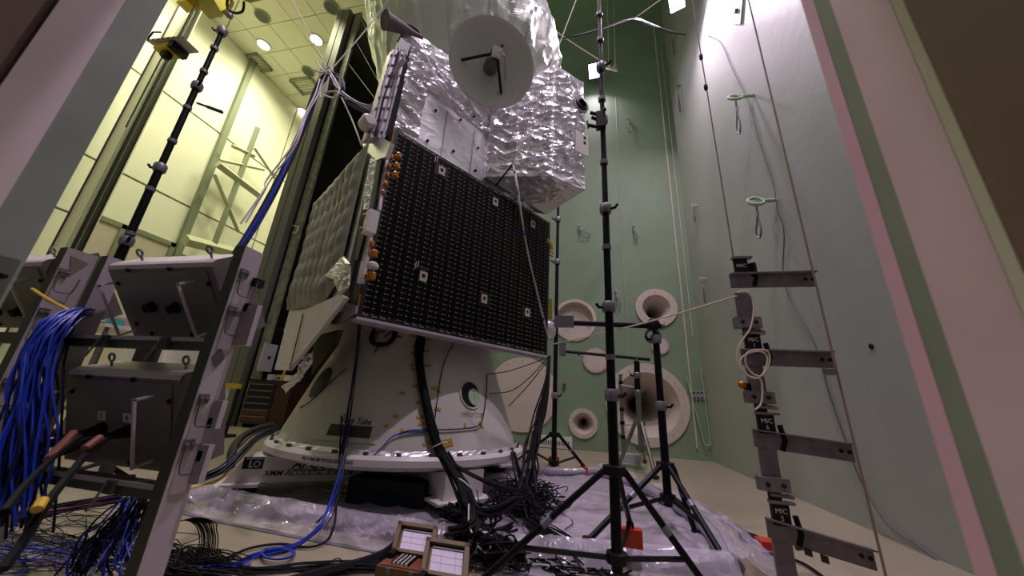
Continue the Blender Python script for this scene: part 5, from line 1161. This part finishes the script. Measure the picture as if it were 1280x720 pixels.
for (u, v, y), m_ in (((646, 233, 3.9), 'kapton'), ((647, 239, 3.9), 'blue'), ((653.5, 281, 4.0), 'kapton'), ((655, 289, 4.05), 'blue'), ((679, 397, 5.05), 'blue'), ((643, 214, 3.92), 'rubber')):
    a = at(u, v, y); MB().tube([a, a - UP * .05 + V((.008, 0, 0))], .015, 6).build('tape_band', m_, t)
cable('foil_strut', [at(641, 205, 3.95), at(619, 233, 4.35)], .013, 'bcab', 'thin black rod from the rope end to the foil edge above the panel', 'rod')
strands('cable_bundle', 'pale blue cable bundle slung from the foil drum to the wall lamp', 'cable bundle',
    [('wcab', fan([(690, 51, 5.6), (706, 48, 5.7), (736, 40, 5.9), (762, 32, 6.2), (793, 23, 6.6), (812, 30, 7.2), (838, 39, 8.2), (867, 44, 9.4)], 3, .02, .02)), ('dblue', fan([(690, 51, 5.6), (736, 41, 5.9), (793, 24, 6.6), (838, 40, 8.2), (867, 44, 9.4)], 1, .02, .02))], stuff=False, rad=.014)
cable('tie_rope', [at(825, 0, 6.5), at(793, 23, 6.6)], .010, 'cream', 'short pale rope holding up the slung cable bundle near the lamp', 'rope')
cable('tie_rope', [at(685, 30, 5.6), at(706, 47, 5.7), at(752, 77, 6.0)], .010, 'cream', 'pale rope from the drum edge to the tallest pole', 'rope')
cable('grey_cable', [at(867, 44, 9.4), ax(888, 45, XR - .05), ax(902, 56, XR - .03), ax(916, 88, XR - .03), ax(936, 130, XR - .03), ax(950, 178, XR - .03), ax(966, 228, XR - .03), ax(972, 262, XR - .08), ax(980, 290, XR - .03), ax(979, 340, XR - .03), ax(988, 375, XR - .03), ax(1006, 405, XR - .03), ax(1024, 445, XR - .03), ax(1036, 490, XR - .03), ax(1060, 560, XR - .03), ax(1080, 610, XR - .03), ax(1110, 655, XR - .03), ax(1150, 684, XR - .03), ax(1200, 722, XR - .03)], .010, 'grey', 'grey cable running along the whole right wall down to the floor', 'cable')
b = MB().tube([at(845, 16, 9.3), at(880, 27, 9.6)], .03, 8).build('lamp_rail', 'ivory'); tag(b, 'short pale rail under the corner lamp', 'rail')
cl_ = at(868, 44, 9.35); tag(MB().box(cl_, (.14, .12, .26)).build('cable_clamp', 'navy'), 'dark blue clamp holding the slung cables at the right wall', 'clamp')
t = thing('pulley_block', 'small pale pulley block hanging behind the tallest pole by the lit lamp', 'pulley', at(765, 84, 10.3))
for u, v, r in ((761, 82, .10), (768, 84, .10)):
    MB().lathe([(r, -.03), (r, .03)], at(u, v, 10.3), (1, .3, 0), 14).build('sheave', 'lgrey', t)
MB().tube([at(758, 84, 10.3), at(772, 88, 10.3)], .05, 8).build('block', 'ivory', t)
for k, u in enumerate((759, 767)): cable('pulley_rope', [at(u, -6, 10.3), at(u + 2, 84, 10.3)], .015, 'cream', ('left', 'right')[k] + ' rope of the pale pulley block behind the tallest pole', 'rope')

# ------------------------------------------------------------------ hall furniture
p = fl(325, 536); t = thing('tool_cabinet', 'black and red tool cabinet standing in front of the black door', 'cabinet', p)
sx = 1.55; h_ = at(325, 476, p.y).z
X = V((1, .10, 0)).normalized(); Yd = V((-.10, 1, 0)).normalized()
o0 = p - X * sx * .5
MB().cell(o0 + UP * .12, X * sx, Yd * .7, UP * (h_ - .12)).build('body', 'dred', t, smooth=0)
for k in range(6):
    z0 = .2 + k * (h_ - .25) / 6
    d = MB().cell(o0 + X * .04 - Yd * .03 + UP * z0, X * sx * .58, Yd * .03, UP * ((h_ - .25) / 6 - .04)).build('drawer', 'cabred' if k < 2 else 'black', t, smooth=0)
    MB().cell(o0 + X * .08 - Yd * .05 + UP * (z0 + (h_ - .25) / 6 * .62), X * sx * .5, Yd * .03, UP * .03).build('drawer_pull', 'grey', d, smooth=0)
MB().cell(o0 + X * sx * .64 - Yd * .03 + UP * .2, X * sx * .33, Yd * .03, UP * (h_ - .3)).build('side_door', 'dred', t, smooth=0)
MB().cell(o0 - X * .03 - Yd * .03 + UP * h_, X * (sx + .06), Yd * .76, UP * .04).build('worktop', 'black', t, smooth=0)
for dx_ in (.12, sx - .12):
    for dy_ in (.1, .6): MB().lathe([(.06, -.03), (.06, .03)], o0 + X * dx_ + Yd * dy_ + UP * .065, X, 12).build('caster', 'rubber', t)
for k, (s_, m_, nm, lab) in enumerate(((.38, 'lgrey', 'parts_tray', 'pale grey tray on the tool cabinet worktop, leftmost item'), (.62, 'yellow', 'cable_tester', 'yellow hand tool on the tool cabinet worktop beside the grey tray'), (.78, 'white', 'paper_box', 'small white box on the tool cabinet between two yellow tools'), (.95, 'yellow', 'cable_tester', 'yellow hand tool at the right end of the tool cabinet worktop'))):
    c = o0 + X * sx * s_ * .95 + Yd * .2 + UP * (h_ + .04)
    u_ = thing(nm, lab, 'tool' if m_ == 'yellow' else 'box', c)
    MB().box(c + UP * .09, (.2, .2, .18)).build('body', m_, u_)
    if m_ == 'yellow': MB().tube([c + UP * .15, c + V((.05, 0, .42))], .03, 6).build('handle', 'yellow', u_); MB().ball(c + V((-.03, -.11, .08)), .04).build('dial', 'black', u_)
p = at(286, 482, 7.5); t = thing('floor_barrier', 'black frame barrier with a yellow top bar between rack and black door', 'barrier', V((p.x, 7.5, 0)))
MB().box(p, (.75, .07, .12)).build('top_bar', 'yellow', t, smooth=0)
for s_ in (-.34, .30): MB().cell(V((p.x + s_, 7.47, 0)), (.06, 0, 0), (0, .06, 0), (0, 0, p.z - .06)).build('frame_post', 'black', t, smooth=0)
MB().cell(V((p.x - .1, 7.5, 0.02)), (.12, 0, 0), (0, .05, 0), (0, 0, p.z - .08)).build('white_post', 'white', t, smooth=0)
MB().cell(V((p.x - .4, 7.35, 0)), (.85, 0, 0), (0, .35, 0), (0, 0, .06)).build('base', 'black', t, smooth=0)
def cabinet(lab, u0, u1, vt, y, m='hallw'):
    a, b = at(u0, vt, y), at(u1, vt, y); t = thing('storage_cabinet', lab, 'cabinet', V((a.x, y, 0))); h = a.z
    MB().cell(V((a.x, y, 0)), (b.x - a.x, 0, 0), (0, .6, 0), (0, 0, h)).build('body', m, t, smooth=0)
    for k in range(2):
        d = MB().cell(V((a.x + .03 + k * (b.x - a.x) / 2, y - .025, .1)), ((b.x - a.x) / 2 - .05, 0, 0), (0, .025, 0), (0, 0, h - .15)).build('door', m, t, smooth=0)
        MB().cell(V((a.x + (b.x - a.x) / 2 + (-.10 if k == 0 else .06), y - .05, h * .6)), (.03, 0, 0), (0, .025, 0), (0, 0, .15)).build('handle', 'black', d, smooth=0)
cabinet('low cream storage cabinet in the hall seen through the rack gap, left one', 150, 178, 425, 5.2)
cabinet('low cream storage cabinet in the hall seen through the rack gap, right one', 186, 214, 428, 5.2)
p = at(135, 412, 4.2); t = thing('work_table', 'white topped table with papers in the hall behind the racks', 'table', V((p.x, 4.2, 0)))
MB().box(p, (1.3, .8, .05)).build('table_top', 'white', t)
for sx_ in (-.58, .58):
    for sy in (-.33, .33): MB().cell(V((p.x + sx_ - .02, p.y + sy - .02, 0)), (.04, 0, 0), (0, .04, 0), (0, 0, p.z)).build('leg', 'grey', t, smooth=0)
c = p + UP * .03; u_ = thing('paper_stack', 'sloping stack of white papers on the hall table', 'papers', c)
for k in range(4): MB().cell(c + V((-.3 + .03 * k, -.2, .02 * k)), (.6, 0, .1), (0, .4, 0), (0, 0, .012)).build('paper_sheet', 'white', u_, smooth=0)
tag(MB().box(c + V((.45, -.2, .05)), (.16, .12, .1)).build('teal_box', 'teal'), 'small teal box on the hall table beside the papers', 'box')
# lifting mast and yellow crane gear high in the hall
YMA = 7.2
xa = [at(u, 310, YMA).x for u in (62, 84, 100)]
mt = thing('lifting_mast', 'tall pale mast column with a black track rising along the hall', 'mast', V((xa[0], YMA, 0)))
MB().cell(V((xa[0], YMA, 0)), (xa[1] - xa[0], 0, 0), (0, .4, 0), (0, 0, 17.5)).build('column', 'hallw', mt, smooth=0)
MB().cell(V((xa[1], YMA + .06, 0)), ((xa[2] - xa[1]) * .9, 0, 0), (0, .06, 0), (0, 0, 17)).build('track', 'black', mt, smooth=0)
MB().tube([V((xa[0] + .18, YMA - .05, 0)), V((xa[0] + .18, YMA - .05, 17.5))], .03, 6).build('rail_rope', 'pcab', mt)
for u in (236, 243): 
    q = at(u, 10, YMA); tag(MB().tube([V((q.x + (u - 236) * .02, YMA, 0.2)), V((q.x + (u - 236) * .02, YMA, 18))], .014, 5).build('hoist_rope', 'hallg'), 'thin hoist rope beside the mast track, ' + ('left' if u == 236 else 'right') + ' one', 'rope')
gq = [at(u, v, YMA - .9 + dy) for u, v, dy in ((183, 51, 0), (227, 46, 0), (248, 66, -.6), (205, 68, -.7))]
gz = sum(g.z for g in gq) / 4
gq = [fl(u, v, gz) for u, v in ((183, 51), (227, 46), (248, 66), (210, 70))]
gd = thing('hoist_platform', 'pale square hoist platform with a yellow and black motor below it', 'hoist', sum(gq, V()) / 4)
MB().prism(gq, UP * .06).build('platform', 'lgrey', gd, smooth=0)
gc = sum(gq, V()) / 4; gx = (gq[1] - gq[0]).normalized(); gy = gx.cross(UP)
L_ = (gq[1] - gq[0]).length
MB().cell(gc - gx * L_ * .34 - gy * L_ * .18 - UP * .26, gx * L_ * .42, gy * L_ * .32, UP * .24).build('motor_housing', 'yellow', gd)
MB().cell(gc + gx * L_ * .08 - gy * L_ * .20 - UP * .28, gx * L_ * .14, gy * L_ * .36, UP * .26).build('motor_cover', 'black', gd)
MB().lathe([(.15, -.1), (.18, 0), (.15, .1)], gc - gx * L_ * .1 - UP * .38, gy, 12).build('rope_guide', 'black', gd)
for k in range(7): MB().cell(gq[0].lerp(gq[1], k / 7) + UP * .0, (gq[1] - gq[0]) / 14, V((0, .02, 0)), UP * .075).build('warning_stripe', 'black', gd, smooth=0)
MB().tube([gq[0] + V((0, 0, .06)), gq[0] + V((.1, 0, .4)), gq[0] + V((.5, 0, .3))], .03, 6).build('bracket', 'black', gd)
MB().tube([gc - gx * L_ * .2 - UP * .02, gc - gx * L_ * .2 - UP * 3.5], .02, 6).build('pendant_rope', 'pcab', gd)
ya = 7.0
cp = [at(u, v, ya) for u, v in ((238, 0), (263, 26), (276, 20), (268, -10))]
cr_ = thing('crane_trolley', 'olive yellow crane trolley at the top edge above the hall', 'crane', at(262, 5, ya))
MB().prism([fl(u, v, 16.0) for u, v in ((236, -4), (262, 24), (279, 20), (262, -10))], UP * .9).build('beam', 'dyel', cr_, smooth=0)
MB().prism([fl(u, v, 16.3) for u, v in ((296, -4), (312, 4), (345, -4), (320, -16))], UP * .8).build('beam', 'dyel', cr_, smooth=0)
MB().tube(smoothpts([fl(274, 20, 16.2), fl(285, 12, 16.2), fl(290, 2, 16.2), fl(282, -6, 16.2)]), .07, 6).build('hook_arm', 'dyel', cr_)
MB().tube(smoothpts([fl(286, -8, 15.9), fl(284, 8, 15.7), fl(292, 16, 15.6), fl(303, 14, 15.7), fl(305, 2, 16)]), .05, 6).build('festoon_cable', 'black', cr_)
MB().cell(fl(220, 3, 15.5), (.5, 0, 0), (0, .4, 0), (0, 0, .4)).build('end_buffer', 'yellow', cr_, smooth=0)
for k, (u0, v0, u1, v1) in enumerate(((297, 0, 215, 180), (318, 0, 313, 20))):
    if k == 0: cable('hoist_line', [at(299, 0, 6), V((at(299, 0, 6).x, 6, .3))], .012, 'pcab', 'thin violet hoist line running down beside the tall dark blue pole', 'rope')
MB().tube([gc + UP * .05, V((gc.x, gc.y, HZ - .05))], 0.015, 6).build('lift_rope', 'pcab', gd)
# bracing frame on the hall wall
bf = thing('wall_frame', 'pale steel scaffold frame with diagonal braces standing against the hall wall', 'frame', ax(270, 312, HX + .8))
XF = HX + .9
for (u0, v0), (u1, v1), w_ in (((322, 160), (268, 305), .16), ((272, 205), (325, 245), .22), ((268, 218), (298, 290), .12), ((275, 200), (330, 212), .1), ((318, 185), (345, 225), .1), ((290, 182), (318, 195), .12), ((232, 300), (290, 315), .3)):
    MB().tube([ax(u0, v0, XF), ax(u1, v1, XF)], w_ * .95, 4).build('brace_bar', 'hallb' if w_ != .16 else 'hallg', bf, smooth=0)
